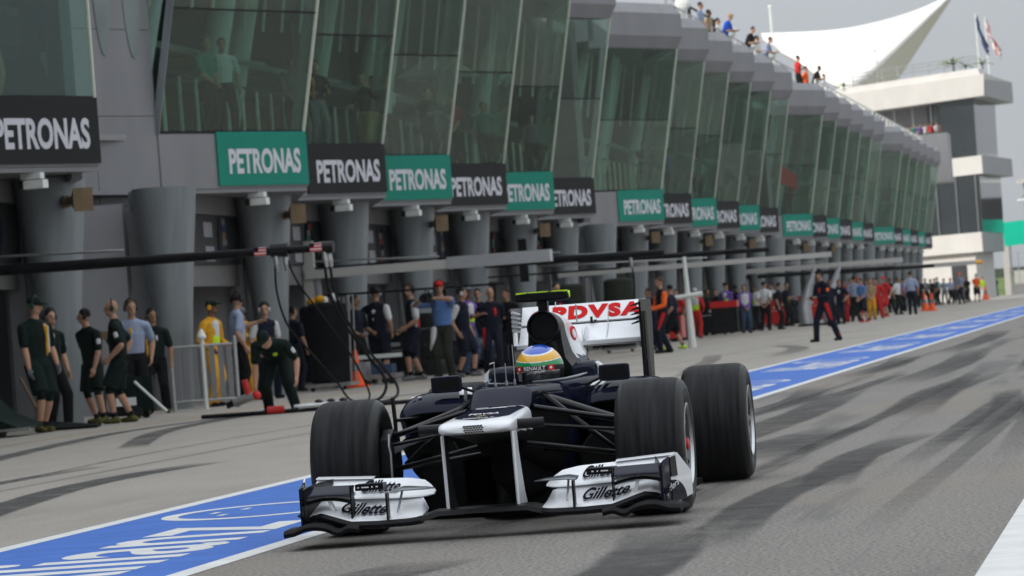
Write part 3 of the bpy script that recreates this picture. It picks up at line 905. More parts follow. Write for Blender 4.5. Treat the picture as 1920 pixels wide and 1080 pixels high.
t = thing('stair_flight', 'pale outdoor stair flight climbing to the right behind the fence', 'stairs', (-11, 360, 0))
for k in range(14): MB().box(-2.6 + k * .55, -2.0 + k * .55, 0, 1.6, .6 + k * .28, .95 + k * .28).obj('tread', panel_white, t)
MB().prism([(-2.9, -.06, .7), (5.2, -.06, 4.7), (5.2, -.06, 5.6), (-2.9, -.06, 1.6)], (0, .05, 0)).obj('balustrade', panel_white, t)
t = thing('catch_fence', 'tall pale debris fence post and mesh beside the tower', 'fence', (-13.2, 325, 0))
MB().box(-.35, .15, 0, .5, 0, 5.0).obj('end_post', panel_white, t)
for k in range(9): MB().tube([(.9 + k * 1.2, .1, 0), (.9 + k * 1.2, .1, 3.6)], .05, 5).obj('post', steel, t)
for k in range(7): MB().tube([(.2, .1, .5 + k * .5), (10.6, .1, .5 + k * .5)], .018, 4).obj('wire', steel, t)
MB().box(.15, 11, -.1, .1, 0, .9).obj('concrete_base', panel_grey, t)


def far_tree(x, y, h, label, seed):
    t = thing('tree', label, 'tree', (x, y, 0))
    MB().tube([(0, 0, 0), (.15, 0, h * .35), (.1, .1, h * .6)], [.3, .22, .1], 7).obj('trunk', bark, t)
    rnd = random.Random(seed); mb = MB()
    for k in range(420):
        a, e, r = rnd.uniform(0, 6.28), rnd.uniform(-1, 1), rnd.random() ** .5
        R = h * .32 * (1 + .35 * math.sin(3 * a + seed) * math.cos(2 * e))
        c = Vector((math.cos(a) * R * r * math.sqrt(1 - e * e * .8), math.sin(a) * R * r, h * .68 + e * R * .95 * r))
        s = rnd.uniform(.25, .6)
        d1, d2 = Vector((rnd.gauss(0, 1), rnd.gauss(0, 1), rnd.gauss(0, .6))).normalized() * s, Vector((rnd.gauss(0, 1), rnd.gauss(0, 1), rnd.gauss(0, .6))).normalized() * s
        mb.add([c - d1, c + d2, c + d1, c - d2], [(0, 1, 2, 3)])
    mb.obj('crown', tree_green, t)


far_tree(-13.5, 470, 9, 'dark tree seen through the gap under the grandstand roof', 3)
far_tree(-8, 480, 8, 'rounded tree half hidden behind the turquoise hoarding', 5)
hill = MB()
hill.loft([[(x, 900 + 30 * math.sin(x * .01), 0 if k == 0 else (10 + 5 * math.sin(x * .017) + 3 * math.sin(x * .05))) for x in range(-290, 300, 20)] for k in (0, 1)], False, False, closed=False)
structure('wooded_hills', hill, tree_green)

# ================================================================== RACING CAR
car = thing('racing_car', 'dark blue and white open wheel racing car driving out along the pit lane', 'racing car', (-3.327, 19.067, 0), 0.028)


def sring(y, xc, hw, zb, zt, e=4.0, n=32, etop=None, taper=0.0):
    """superellipse section across the car at y; taper narrows the bottom"""
    zc, hh = (zb + zt) / 2, (zt - zb) / 2
    r = []
    for k in range(n):
        q = 2 * math.pi * (k + .5) / n
        c, s = math.cos(q), math.sin(q)
        ee = (etop if (etop and s > 0) else e)
        x = abs(c) ** (2 / ee) * (1 if c > 0 else -1); z = abs(s) ** (2 / ee) * (1 if s > 0 else -1)
        w = hw * (1 - taper * (1 - z) / 2)
        r.append((xc + x * w, y, zc + z * hh))
    return r


# --- nose and survival cell
nose = MB()
nose_sec = [(-1.165, .120, .508, .528), (-1.155, .152, .503, .540), (-1.13, .172, .499, .549), (-1.08, .179, .496, .556), (-1.0, .180, .493, .562), (-.8, .177, .474, .574), (-.55, .170, .452, .588), (-.31, .163, .42, .602), (-.29, .163, .418, .603)]
nose.loft([sring(y, 0, hw, zb, zt, 5 if i > 2 else 3) for i, (y, hw, zb, zt) in enumerate(nose_sec)])
for i, f in enumerate(nose.f):
    if sum(nose.v[k][2] for k in f) / len(f) < .487: nose.m[i] = 1
nose.obj('nose', [car_white, carbon], car, True, 60)


def nose_top(x, y):
    ys = [s[0] for s in nose_sec]
    hw = np.interp(y, ys, [s[1] for s in nose_sec]); zb = np.interp(y, ys, [s[2] for s in nose_sec]); zt = np.interp(y, ys, [s[3] for s in nose_sec])
    u = min(abs(x) / hw, .999)
    return (zb + zt) / 2 + (zt - zb) / 2 * (1 - u ** 5) ** .2


pan = MB(); rows = []
for i in range(15):
    t = i / 14
    y = -1.035 + t * .70
    w = .132 * min(1, (1 - (1 - min(t * 4.0, 1)) ** 2.2)) ** .55 * (1 + .06 * t) + .002
    rows.append([(w * s, y + .05 * (s * s) * (1 - t), nose_top(w * s, y + .05 * s * s * (1 - t)) + .0025) for s in (-1, -.75, -.4, 0, .4, .75, 1)])
pan.loft(rows, False, False, closed=False)
pan.obj('nose_top_panel', navy, car, True)
text_obj('lettering', 'RENAULT', lambda a, b: (-.075 + .15 * a, -1.0 + .05 * b, nose_top(0, -1.0 + .05 * b) + .005), white_print, car, .015)
text_obj('lettering', 'PDVSA', lambda a, b: (-.075 + .15 * a, -.80 + .085 * b, nose_top(0, -.80 + .085 * b) + .005), white_print, car, .015)
MB().add([(0, -.905, nose_top(0, -.905) + .005), (.03, -.87, nose_top(0, -.87) + .005), (0, -.835, nose_top(0, -.835) + .005), (-.03, -.87, nose_top(0, -.87) + .005)], [(0, 1, 2, 3)]).obj('emblem', helmet_yellow, car)
for x0, y0, L in ((-.09, -.47, .16), (-.02, -.44, .13), (-.10, -.43, .07)):
    MB().add([(x0, y0, nose_top(0, y0) + .005), (x0 + L, y0 + .015, nose_top(0, y0 + .015) + .005), (x0 + L * .94, y0 + .035, nose_top(0, y0 + .035) + .005), (x0 + .01, y0 + .02, nose_top(0, y0 + .02) + .005)], [(0, 1, 2, 3)]).obj('white_flash', white_print, car)
hx = MB()                                                  # honeycomb vent in the nose tip
for r in range(4):
    for c in range(10 - (r % 2)):
        x = -.062 + c * .0135 + (r % 2) * .0067; z = .508 + r * .0095
        if ((x) / .066) ** 2 + ((z - .522) / .02) ** 2 > 1: continue
        yy = -1.1665 + .9 * max(0, abs(x) - .03) ** 1.6
        hx.prism([(x + .0058 * math.cos(q), yy, z + .0048 * math.sin(q)) for q in [math.pi / 3 * k for k in range(6)]], (0, .012, 0))
hx.obj('honeycomb_vent', carbon, car)
cell = MB()
cell_sec = [(-.30, .163, .36, .604, 5), (-.27, .166, .355, .618, 6), (-.165, .168, .345, .684, 6), (-.14, .168, .342, .690, 6), (0, .172, .33, .694, 6), (.4, .195, .27, .693, 6), (.8, .225, .22, .690, 6), (1.0, .255, .18, .686, 6), (1.06, .26, .17, .60, 6), (1.4, .29, .12, .56, 6), (2.1, .31, .06, .56, 5), (2.4, .30, .06, .60, 4)]
cell.loft([sring(y, 0, hw, zb, zt, e, 40, taper=.35) for y, hw, zb, zt, e in cell_sec])
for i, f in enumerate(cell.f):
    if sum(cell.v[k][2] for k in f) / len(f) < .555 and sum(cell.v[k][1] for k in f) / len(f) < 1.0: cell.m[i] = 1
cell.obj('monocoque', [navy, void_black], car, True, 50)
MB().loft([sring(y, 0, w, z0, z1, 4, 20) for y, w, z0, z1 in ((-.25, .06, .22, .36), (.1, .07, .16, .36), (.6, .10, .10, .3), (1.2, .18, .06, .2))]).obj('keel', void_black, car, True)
for s in (-1, 1):                                          # cockpit sides, pale rim, head restraint
    MB().loft([sring(y, s * xc, hw, zb, zt, 3.5, 20) for y, xc, hw, zb, zt in ((.95, .16, .05, .60, .686), (1.1, .215, .06, .55, .690), (1.35, .255, .06, .52, .696), (1.7, .272, .062, .5, .704), (2.1, .262, .07, .5, .71), (2.4, .24, .08, .5, .71))]).obj('cockpit_side', navy, car, True)
    MB().tube([(s * .05, .90, .694), (s * .15, .97, .694), (s * .205, 1.1, .696), (s * .24, 1.35, .703), (s * .26, 1.6, .712)], [.004, .007, .008, .008, .005], 8).obj('cockpit_rim', grey_gloss, car, True)
    MB().loft([sring(y, s * .222, hw, .62, zt, 4, 20) for y, hw, zt in ((1.80, .060, .742), (1.82, .074, .760), (2.05, .078, .775), (2.15, .07, .77))]).obj('head_restraint', navy, car, True)
    MB().prism([(s * .298, 1.825, .66), (s * .300, 1.825, .738), (s * .288, 1.825, .768), (s * .318, 1.825, .742), (s * .33, 1.825, .66)], (0, .22, 0)).obj('restraint_edge', car_white, car)
    # mirrors, well outboard above the sidepods
    m = MB().loft([sring(1.22 + d, s * .448, w, .667 - h, .754 + h, 8, 24) for d, w, h in ((0, .078, -.004), (.012, .083, .001), (.06, .077, -.004), (.10, .05, -.014))]).obj('mirror', navy, car, True)
    MB().loft([sring(1.221 - d, s * .448, w, .680, .741, 8, 24) for d, w in ((0, .068), (.002, .066))]).obj('mirror_front', carbon, m)
    MB().tube([(s * .29, 1.24, .655), (s * .385, 1.26, .692)], .008, 8).obj('mirror_stalk', carbon, car)
MB().tube([(0, 1.0, .690), (0, 1.0, .745)], .0135, 8).obj('aero_post', carbon, car)
for x, y, h, hook in ((-.062, .12, .125, 1), (-.058, .62, .115, 0), (-.055, 1.02, .205, 0)):
    a = MB().tube([(x, y, .685), (x, y, .69 + h)], .0026, 6).tube([(x, y, .68), (x, y, .715)], .007, 8)
    if hook: a.tube([(x + .003, y, .69 + h), (x - .022, y - .01, .69 + h - .006)], .004, 6)
    a.obj('antenna', steel, car)
MB().box(-.03, .0, 1.0, 1.03, .700, .735).tube([(-.0, 1.0, .73), (.05, 1.0, .742)], .004, 6).obj('cockpit_sensor', grey_gloss, car)

# --- airbox, engine cover, camera pod
cover = MB()


def cring(y, tw_, zt, wm, zm, wb, zb, n=9):
    top = [(tw_ * math.sin(q), zt - tw_ * .9 * (1 - math.cos(q))) for q in [math.pi / 2 * k / n for k in range(n + 1)]]
    side = [(tw_ + (wm - tw_) * t ** 1.5, (zt - tw_ * .9) + (zm - zt + tw_ * .9) * t) for t in [k / 12 for k in range(1, 13)]] + [(wm + (wb - wm) * t, zm + (zb - zm) * t) for t in [k / 8 for k in range(1, 9)]]
    half = top + side
    return [(x, y, z) for x, z in half] + [(-x, y, z) for x, z in half[::-1][:-1]]


cov_sec = [(2.08, .088, 1.052, .105, .80, .25, .58), (2.3, .092, 1.052, .12, .82, .27, .58), (2.6, .085, 1.01, .15, .78, .29, .52), (2.9, .06, .92, .13, .70, .27, .45), (3.2, .045, .80, .1, .60, .2, .35), (3.5, .03, .66, .06, .5, .12, .3)]
fine = []
for i in range(len(cov_sec) - 1):
    for k in range(26):
        t = k / 26; fine.append(tuple(a + (b - a) * t for a, b in zip(cov_sec[i], cov_sec[i + 1])))
fine.append(cov_sec[-1])
cover.loft([cring(*s) for s in fine])
for i, f in enumerate(cover.f):
    c = np.mean([cover.v[k] for k in f], 0)
    cover.m[i] = 2 if (c[1] < 2.28 - (c[2] - .8) * .35) else (1 if c[2] > .80 else 0)
cover.obj('engine_cover', [navy, car_white, carbon], car, True, 60)
for s in (-1, 1):
    n = 26
    pts = [(s * (.101 + .06 * (.93 - z_)), y_, z_) for y_, z_ in [(2.46 + .085 * math.cos(2 * math.pi * k / n), .925 + .04 * math.sin(2 * math.pi * k / n)) for k in range(n)]]
    MB().prism(pts, (s * -.012, 0, 0)).obj('round_decal', red_print, car)
    MB().prism([(p[0] + s * .002, 2.46 + (p[1] - 2.46) * .65, .925 + (p[2] - .925) * .65) for p in pts], (s * -.004, 0, 0)).obj('decal_centre', car_white, car)
intake = MB()
IR = lambda k, y, d: [((.086 * k) * math.cos(q) * (1 if math.sin(q) > 0 else 1 - .12 * math.sin(q) ** 2), y, .972 + d + (.088 * k) * math.sin(q)) for q in [2 * math.pi * i / 36 for i in range(36)]]
intake.loft([IR(1.0, 2.12, 0), IR(1.04, 2.06, 0), IR(1.04, 2.02, 0), IR(1.0, 2.0, 0), IR(.93, 2.002, 0), IR(.88, 2.03, 0), IR(.80, 2.2, 0), IR(.6, 2.4, 0)], False, True)
for i, f in enumerate(intake.f):
    if i >= 36 * 4: intake.m[i] = 1
intake.obj('air_intake', [carbon, void_black], car, True, 60)
MB().loft([sring(y, 0, hw, .60, zt, 3, 20) for y, hw, zt in ((2.05, .060, .90), (2.08, .085, .92), (2.2, .10, .95))]).obj('roll_hoop', carbon, car, True)
pod = MB().loft([sring(2.06 + d, 0, .147 - e_, 1.114 + e_, 1.166 - e_, 5, 24) for d, e_ in ((0, .008), (.012, 0), (.07, 0), (.09, .008))]).obj('camera_pod', carbon, car, True)
for a, b in ((-.140, -.082), (-.07, .035), (.055, .135)): MB().box(a, b, 2.066, 2.13, 1.159, 1.1680).obj('lime_marker', lime, pod)
MB().loft([[(.1478 + d, 2.10 + .020 * math.cos(q), 1.144 + .020 * math.sin(q)) for q in [2 * math.pi * k / 18 for k in range(18)]] for d in (-.004, .004)]).obj('lime_marker', lime, pod)
MB().loft([sring(2.09, 0, .026, 1.04, 1.125, 6, 16), sring(2.15, 0, .024, 1.04, 1.125, 6, 16)]).obj('pod_stalk', carbon, car, True)
MB().tube([(.10, 2.6, .98), (.10, 2.6, 1.085)], .004, 6).obj('antenna', steel, car)

# --- sidepods, floor, bargeboards
for s in (-1, 1):
    sec = [(1.165, .485, .205, .47, .570, 3), (1.18, .487, .225, .44, .595, 3.2), (1.22, .488, .238, .40, .622, 3.4), (1.32, .488, .243, .32, .652, 3.6), (1.5, .488, .25, .20, .670, 3.8), (1.8, .48, .255, .12, .672, 3.6), (2.2, .46, .245, .08, .630, 3.2), (2.6, .38, .22, .07, .54, 2.8), (3.0, .28, .17, .07, .42, 2.5), (3.3, .2, .1, .08, .33, 2.2)]
    pd = MB()
    rings = [sring(y, s * xc, hw, zb, zt, e, 44, taper=.18) for y, xc, hw, zb, zt, e in sec]
    pd.loft(rings, False, True)
    inn = [sring(1.168, s * .485, .190, .475, .560, 3, 44), sring(1.20, s * .485, .182, .46, .560, 3, 44), sring(1.6, s * .45, .14, .4, .52, 3, 44)]
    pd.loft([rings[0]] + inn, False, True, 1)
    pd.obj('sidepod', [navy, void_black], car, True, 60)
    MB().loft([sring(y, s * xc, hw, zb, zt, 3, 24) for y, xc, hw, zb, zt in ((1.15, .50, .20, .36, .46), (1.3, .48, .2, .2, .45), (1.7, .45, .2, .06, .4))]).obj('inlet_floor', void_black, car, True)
    for k in range(2):
        MB().add([(s * (.60 + .035 * k), 1.30, .6525), (s * (.622 + .035 * k), 1.30, .651), (s * (.622 + .035 * k), 1.33, .654), (s * (.60 + .035 * k), 1.33, .6555)], [(0, 1, 2, 3)]).obj('white_mark', white_print, car)
    for k in range(2):
        MB().prism([(s * (.315 + .045 * k), 1.24, .648), (s * (.34 + .045 * k), 1.24, .650), (s * (.365 + .045 * k), 1.42, .680), (s * (.34 + .045 * k), 1.42, .680)], (0, 0, .003)).obj('white_stripe', car_white, car)
    # curved fin joining sidepod shoulder and floor, bargeboard
    MB().loft([[(s * (x - .006), y, z), (s * (x + .006), y - .01, z), (s * (x + .006), y + w, z), (s * (x - .006), y + w, z)] for x, y, z, w in ((.69, .96, .06, .16), (.715, .94, .25, .11), (.70, .93, .40, .075), (.695, .925, .52, .07), (.70, .92, .665, .075))]).obj('turning_vane', carbon_matt, car)
    MB().tube([(s * .69, .97, .545), (s * .60, 1.18, .545)], .010, 6).obj('vane_stay', carbon, car)
    MB().loft([[(s * x, y, z0) for x, y, z0 in ((a, yy, z), (a + .012, yy, z), (a + .012, yy, zt), (a, yy, zt))] for a, yy, z, zt in ((.30, .55, .10, .34), (.36, .7, .07, .42), (.46, .9, .06, .40), (.58, 1.08, .06, .26))]).obj('bargeboard', void_black, car, True)
fl = MB()
fl.prism([(-.13, .45, .035), (.13, .45, .035), (.24, .8, .035), (.30, 1.1, .035), (.70, 1.25, .035), (.74, 1.5, .035), (.74, 2.6, .035), (.54, 2.8, .035), (.50, 3.35, .035), (-.50, 3.35, .035), (-.54, 2.8, .035), (-.74, 2.6, .035), (-.74, 1.5, .035), (-.70, 1.25, .035), (-.30, 1.1, .035), (-.24, .8, .035)], (0, 0, .03))
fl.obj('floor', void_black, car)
MB().loft([sring(y, 0, w, z0, z1, 5, 20) for y, w, z0, z1 in ((.42, .10, .03, .06), (.5, .13, .028, .10), (.9, .16, .028, .16), (1.4, .25, .028, .2))]).obj('splitter', void_black, car, True)
MB().box(-.48, .48, 3.3, 3.62, .05, .2).obj('diffuser', carbon, car)
MB().loft([sring(y, 0, w, z0, z1, 4, 18) for y, w, z0, z1 in ((3.0, .14, .15, .40), (3.5, .09, .2, .36), (3.72, .06, .24, .34))]).obj('gearbox', carbon, car, True)
for s in (-1, 1):
    for a, b in (((.1, 2.9, .34), (.6, 3.1, .40)), ((.1, 3.3, .32), (.6, 3.12, .40)), ((.1, 2.9, .18), (.6, 3.1, .22)), ((.1, 3.3, .18), (.6, 3.1, .22))):
        MB().tube([(s * a[0], a[1], a[2]), (s * b[0], b[1], b[2])], .018, 8).obj('rear_suspension_arm', carbon, car)

# --- front suspension: flattened arms from the cell to the uprights
for s in (-1, 1):
    arms = [('upper_wishbone', (.155, -.20, .585), (.575, -.02, .487), .028), ('upper_wishbone', (.18, .36, .62), (.575, .03, .487), .024), ('lower_wishbone', (.07, -.20, .415), (.57, -.01, .318), .026),
            ('lower_wishbone', (.10, .42, .36), (.57, .05, .318), .024), ('push_rod', (.165, .10, .655), (.54, .02, .335), .022), ('track_rod', (.12, -.27, .505), (.56, -.15, .445), .018)]
    for nm, a, b, r in arms:
        MB().tube([(s * a[0], a[1], a[2]), (s * (a[0] + b[0]) / 2, (a[1] + b[1]) / 2, (a[2] + b[2]) / 2), (s * b[0], b[1], b[2])], [r * 1.15, r, r * 1.05], 12, flat=(.5, 1.5)).obj(nm, carbon, car, True)
    MB().tube([(s * .155, .04, .640), (s * .178, .08, .650), (s * .20, .1, .635)], [.012, .016, .012], 10).obj('rocker_cover', carbon, car, True)
    MB().prism([(s * .43, -.06, .452), (s * .575, -.08, .452), (s * .575, -.08, .395), (s * .52, -.07, .425)], (0, .10, 0)).obj('duct_fairing', grey_gloss, car)
    MB().prism([(s * .577, -.17, z) for z in (.17,)] + [(s * .577, y, z) for y, z in ((-.20, .30), (-.18, .47), (-.05, .52), (.15, .5), (.2, .3), (.1, .15))], (s * .05, 0, 0)).obj('brake_duct', carbon, car)
    MB().tube([(s * .575, -.205, .50), (s * .578, -.215, .44), (s * .572, -.212, .40), (s * .574, -.208, .28), (s * .57, -.20, .17)], .006, 6).obj('duct_lip', silver, car)
    MB().loft([[(s * (.50 + .07 * math.cos(q)), -.24 - d, .21 + .055 * math.sin(q)) for q in [2 * math.pi * k / 16 for k in range(16)]] for d in (-.06, .0)] + [[(s * (.50 + .05 * math.cos(q)), -.235, .21 + .04 * math.sin(q)) for q in [2 * math.pi * k / 16 for k in range(16)]]]).obj('duct_scoop', carbon, car, True)

# --- wheels
R_T = .340


def make_wheel(width, outer_sign, x_out, y, extra=0.0, steer=0.0):
    xo, xi = 0.0, -width
    w = link('wheel', None, car, (outer_sign * x_out + extra, y, R_T))
    w.rotation_euler = (0, 0, steer)
    S = outer_sign
    prof = [(.205, -.03), (.255, .004), (.295, .002), (.318, -.010), (.332, -.030), (.3385, -.055), (.340, -.09), (.340, -width + .09), (.3385, -width + .055), (.332, -width + .030), (.318, -width + .010), (.295, -width - .002), (.255, -width - .004), (.205, -width + .03)]
    t = MB().lathe([(r, S * h) for r, h in prof], (0, 0, 0), 'x', 72)
    for i, f in enumerate(t.f):
        rr = np.mean([math.hypot(t.v[k][1], t.v[k][2]) for k in f])
        if rr < .333: t.m[i] = 1
    ty = t.obj('tyre', [tyre_rubber, tyre_wall], w, True, 60)
    MB().lathe([(.270, S * .0055), (.278, S * .0055)], (0, 0, 0), 'x', 60).obj('sidewall_band', pm('dull_green_band', (.012, .035, .028), .5), w)
    MB().lathe([(.203, S * -.025), (.208, S * .002), (.198, S * .004), (.190, S * -.012)], (0, 0, 0), 'x', 48).obj('rim_edge', rim_edge, w, True)
    MB().lathe([(.192, S * -.012), (.185, S * -.05), (.12, S * -.075), (.055, S * -.06), (.05, S * -.03), (.001, S * -.028)], (0, 0, 0), 'x', 48).obj('rim', rim_grey, w, True)
    for k in range(10):
        q = 2 * math.pi * k / 10
        MB().tube([(S * -.045, .05 * math.cos(q), .05 * math.sin(q)), (S * -.028, .188 * math.cos(q + .12), .188 * math.sin(q + .12))], [.016, .011], 6).obj('spoke', rim_grey, w)
    MB().lathe([(.034, S * -.035), (.030, S * -.002), (.012, S * .004), (.001, S * .004)], (0, 0, 0), 'x', 12).obj('wheel_nut', red_gloss if y < 1 else rim_grey, w)
    MB().lathe([(.203, S * (-width + .03)), (.19, S * (-width + .05)), (.001, S * (-width + .06))], (0, 0, 0), 'x', 36).obj('inner_rim', carbon, w)
    return w


make_wheel(.335, 1, .945, 0, -.04)
make_wheel(.335, -1, .928, 0, -.04)
make_wheel(.372, 1, .935, 3.12, .03)
make_wheel(.372, -1, .935, 3.12, .03)

# --- front wing


class Element:
    """wing element through stations (x, LE(y,z), TE(y,z), thickness); skin() gives points on the upper surface"""

    def __init__(self, st, camber=.16):
        self.st, self.camber = st, camber

    def at(self, x):
        xs = [q[0] for q in self.st]
        g = lambda k: float(np.interp(x, xs, [q[k] for q in self.st]))
        return g(1), g(2), g(3), g(4), g(5)

    def pt(self, x, v, side=1, s=1, lift=0.0):
        ly, lz, ty, tz, th = self.at(x)
        c = math.hypot(ty - ly, tz - lz)
        ny, nz = -(tz - lz) / c, (ty - ly) / c
        sag = -self.camber * c * 4 * v * (1 - v) * (tz - lz) / c
        h = th * 2.2 * (math.sqrt(max(v, 0)) * (1 - v)) * side + sag + lift
        return (s * x, ly + (ty - ly) * v + ny * h, lz + (tz - lz) * v + nz * h)

    def mb(self, s, n=14, m=9, mats=None, mb=None):
        xs = np.linspace(self.st[0][0], self.st[-1][0], n)
        vs_ = [0, .03, .08, .16, .25, .35, .45, .55, .65, .75, .85, .93, 1.0]
        rings = []
        for x in xs:
            rings.append([self.pt(x, v, 1, s) for v in vs_] + [self.pt(x, v, -1, s) for v in vs_[::-1][1:-1]])
        mb = mb or MB()
        mb.loft(rings)
        return mb


wing = link('front_wing', None, car)
cen = MB()
for s in (1,):
    pts = [(-.30, .112), (-.27, .118), (-.22, .132), (0, .134), (.22, .132), (.27, .118), (.30, .112)]
    cen.loft([[(x, -1.12, z - .012), (x, -1.10, z + .010), (x, -.98, z + .017), (x, -.80, z + .008), (x, -.80, z - .004), (x, -1.0, z - .018)] for x, z in pts])
cen.obj('centre_plane', carbon, wing, True)
main_el = Element([(.29, -1.10, .118, -.86, .150, .010), (.31, -1.11, .113, -.83, .190, .014), (.35, -1.12, .110, -.80, .205, .016), (.5, -1.12, .108, -.79, .208, .016), (.63, -1.11, .112, -.79, .212, .016), (.72, -1.08, .140, -.78, .222, .016), (.78, -1.05, .158, -.78, .228, .016), (.83, -1.03, .150, -.78, .228, .016), (.885, -1.00, .125, -.78, .225, .014)])
flap_el = Element([(.275, -.77, .212, -.70, .226, .006), (.30, -.80, .207, -.66, .252, .010), (.34, -.82, .205, -.62, .278, .012), (.42, -.83, .206, -.59, .292, .012), (.60, -.83, .212, -.57, .298, .012), (.885, -.83, .238, -.56, .312, .012)])
casc_el = Element([(.635, -1.04, .246, -.92, .288, .008), (.76, -1.05, .252, -.92, .291, .008), (.875, -1.04, .248, -.92, .292, .008)], .1)
top_el = Element([(.60, -.60, .300, -.53, .309, .004), (.885, -.60, .315, -.53, .324, .004)])
for s in (-1, 1):
    main_el.mb(s, 26).obj('main_flap', car_white, wing, True, 50)
    mb = MB()                                         # black leading edge lip that dips and arches along the main element
    xs = np.linspace(.29, .885, 24)
    rings = []
    for x in xs:
        ly, lz, ty, tz, th = main_el.at(x)
        rings.append([(s * x, ly - .010, lz - .024), (s * x, ly - .014, lz - .008), (s * x, ly + .004, lz + .010), (s * x, ly + .05, lz + .004), (s * x, ly + .10, lz - .012), (s * x, ly + .06, lz - .030)])
    mb.loft(rings).obj('leading_edge', carbon, wing, True)
    flap_el.mb(s, 20).obj('upper_flap', car_white, wing, True, 50)
    top_el.mb(s, 6).obj('gurney_strip', car_white, wing, True, 50)
    casc_el.mb(s, 8).obj('cascade', navy, wing, True, 50)
    mb = MB()                                         # silver lip and black wave below the cascade
    rings = []
    for x in np.linspace(.637, .873, 14):
        t = (x - .637) / .236
        z = .226 + .014 * math.sin(t * math.pi)
        rings.append([(s * x, -1.02, z), (s * x, -1.015, z + .012), (s * x, -.90, z + .026), (s * x, -.90, z + .012)])
    mb.loft(rings).obj('cascade_lip', silver, wing, True)
    mb = MB(); rings = []
    for x in np.linspace(.637, .873, 14):
        t = (x - .637) / .236
        z = .203 + .022 * math.sin(t * math.pi)
        rings.append([(s * x, -1.03, z), (s * x, -1.02, z + .014), (s * x, -.92, z + .02), (s * x, -.92, z)])
    mb.loft(rings).obj('cascade_wave', carbon, wing, True)
    MB().box(min(s * .628, s * .636), max(s * .628, s * .634), -1.06, -.985, .120, .290).obj('cascade_fence', carbon, wing)
    MB().prism([(s * .745, -1.02, .245), (s * .760, -1.02, .245), (s * .740, -.99, .165), (s * .722, -.99, .165)], (0, .03, 0)).obj('cascade_strut', car_white, wing)
    # slotted black adjuster block
    ad = MB().box(min(s * .495, s * .632), max(s * .495, s * .632), -.93, -.82, .258, .288).obj('flap_adjuster', carbon, wing)
    for a, b in ((.52, .53), (.545, .552), (.565, .60), (.612, .62)):
        MB().box(min(s * a, s * b), max(s * a, s * b), -.933, -.925, .270, .276).obj('white_mark', white_print, wing)
    # L shaped bracket winglet
    br = MB().box(min(s * .444, s * .454), max(s * .445, s * .454), -1.12, -1.06, .118, .245)
    br.obj('wing_strake', carbon, wing)
    Element([(.245, -.96, .2465, -.90, .2485, .002), (.29, -1.0, .249, -.88, .256, .007), (.40, -1.02, .250, -.86, .266, .008), (.45, -1.02, .244, -.86, .256, .007)]).mb(s, 10).obj('strake_winglet', grey_gloss, wing, True)
    MB().tube([(s * .41, -1.05, .15), (s * .405, -.92, .24)], .006, 6).obj('slot_bracket', silver, wing)
    # endplate: navy front vane, white rear, inner curl, foot plate with tunnels
    pl = [(.868, -1.09), (.872, -1.0), (.885, -.88), (.908, -.74), (.947, -.50)]
    ep = MB()
    zt = [.292, .305, .315, .328, .225]; zb = [.105, .098, .095, .095, .115]
    rings = [[(s * x, y, b), (s * (x + .008), y, b), (s * (x + .008), y, t), (s * x, y, t)] for (x, y), t, b in zip(pl, zt, zb)]
    ep.loft(rings[:3], mi=0); ep.loft([[(px_ + s * .001, py_, pz_ + .001) for px_, py_, pz_ in r] for r in rings[2:]], mi=1)
    e_ob = ep.obj('endplate', [navy, car_white], wing)
    MB().prism([(s * .884, -.885, .312), (s * .902, -.80, .318), (s * .905, -.78, .22), (s * .886, -.88, .22)], (s * .012, 0, 0)).obj('endplate_slot', carbon, wing)
    n = 12
    MB().prism([(s * .8945, -.885 + .0, .10)] + [(s * (.8945 + .0205 * math.sin(math.pi / 2 * k / n) * 2), -.885 + .27 * math.sin(math.pi / 2 * k / n), .10 + .105 * math.cos(math.pi / 2 * k / n)) for k in range(n + 1)], (s * .003, 0, 0)).obj('navy_quarter', navy, wing)
    if s > 0:
        text_obj('lettering', 'ders', lambda a, b: (.888 + .030 * a + .002, -.96 + .18 * a, .150 + .03 * a + .034 * b), white_print, wing, .01)
    Element([(.84, -1.06, .13, -.86, .15, .006), (.90, -1.05, .16, -.86, .18, .006)]).mb(s, 5).obj('inner_vane', carbon, wing, True)
    MB().loft([[(s * x, y, .118), (s * (x - .006), y, .118), (s * (x - .006), y, zt_), (s * x, y, zt_)] for x, y, zt_ in ((.866, -1.06, .285), (.85, -.95, .30), (.825, -.80, .308), (.80, -.62, .312))]).obj('inner_fence', carbon, wing)
    prof = [(.585, .100), (.625, .112), (.655, .106), (.68, .088), (.70, .094), (.74, .116), (.79, .126), (.84, .126), (.88, .112), (.905, .100), (.93, .103), (.955, .096)]
    xs = np.linspace(.585, .955, 44); zs = np.interp(xs, [p[0] for p in prof], [p[1] for p in prof])
    zs = np.convolve(np.pad(zs, 2, 'edge'), np.ones(5) / 5, 'valid')
    MB().loft([[(s * x, -1.155 + .22 * max(0, x - .86) , z - .034), (s * x, -1.165 + .22 * max(0, x - .86), z - .016), (s * x, -1.15 + .22 * max(0, x - .86), z), (s * x, -.95, z + .006), (s * x, -.72, z - .012), (s * x, -.72, z - .030), (s * x, -.95, z - .024)] for x, z in zip(xs, zs)]).obj('foot_plate', carbon_matt, wing, True, 60)
    # pylon: white outside and leading edge, black inside
    py = MB()
    prof_p = [(-1.06, .497, -.95), (-1.055, .40, -.93), (-1.045, .30, -.88), (-1.035, .20, -.82), (-1.03, .142, -.76)]
    py.loft([[(s * .162, y0 + .012, z), (s * .170, y0, z), (s * .178, y0 + .012, z), (s * .178, y1, z), (s * .162, y1, z)] for y0, z, y1 in prof_p])
    for i, f in enumerate(py.f):
        c = np.mean([py.v[k] for k in f], 0)
        if abs(c[0]) < .1635: py.m[i] = 1
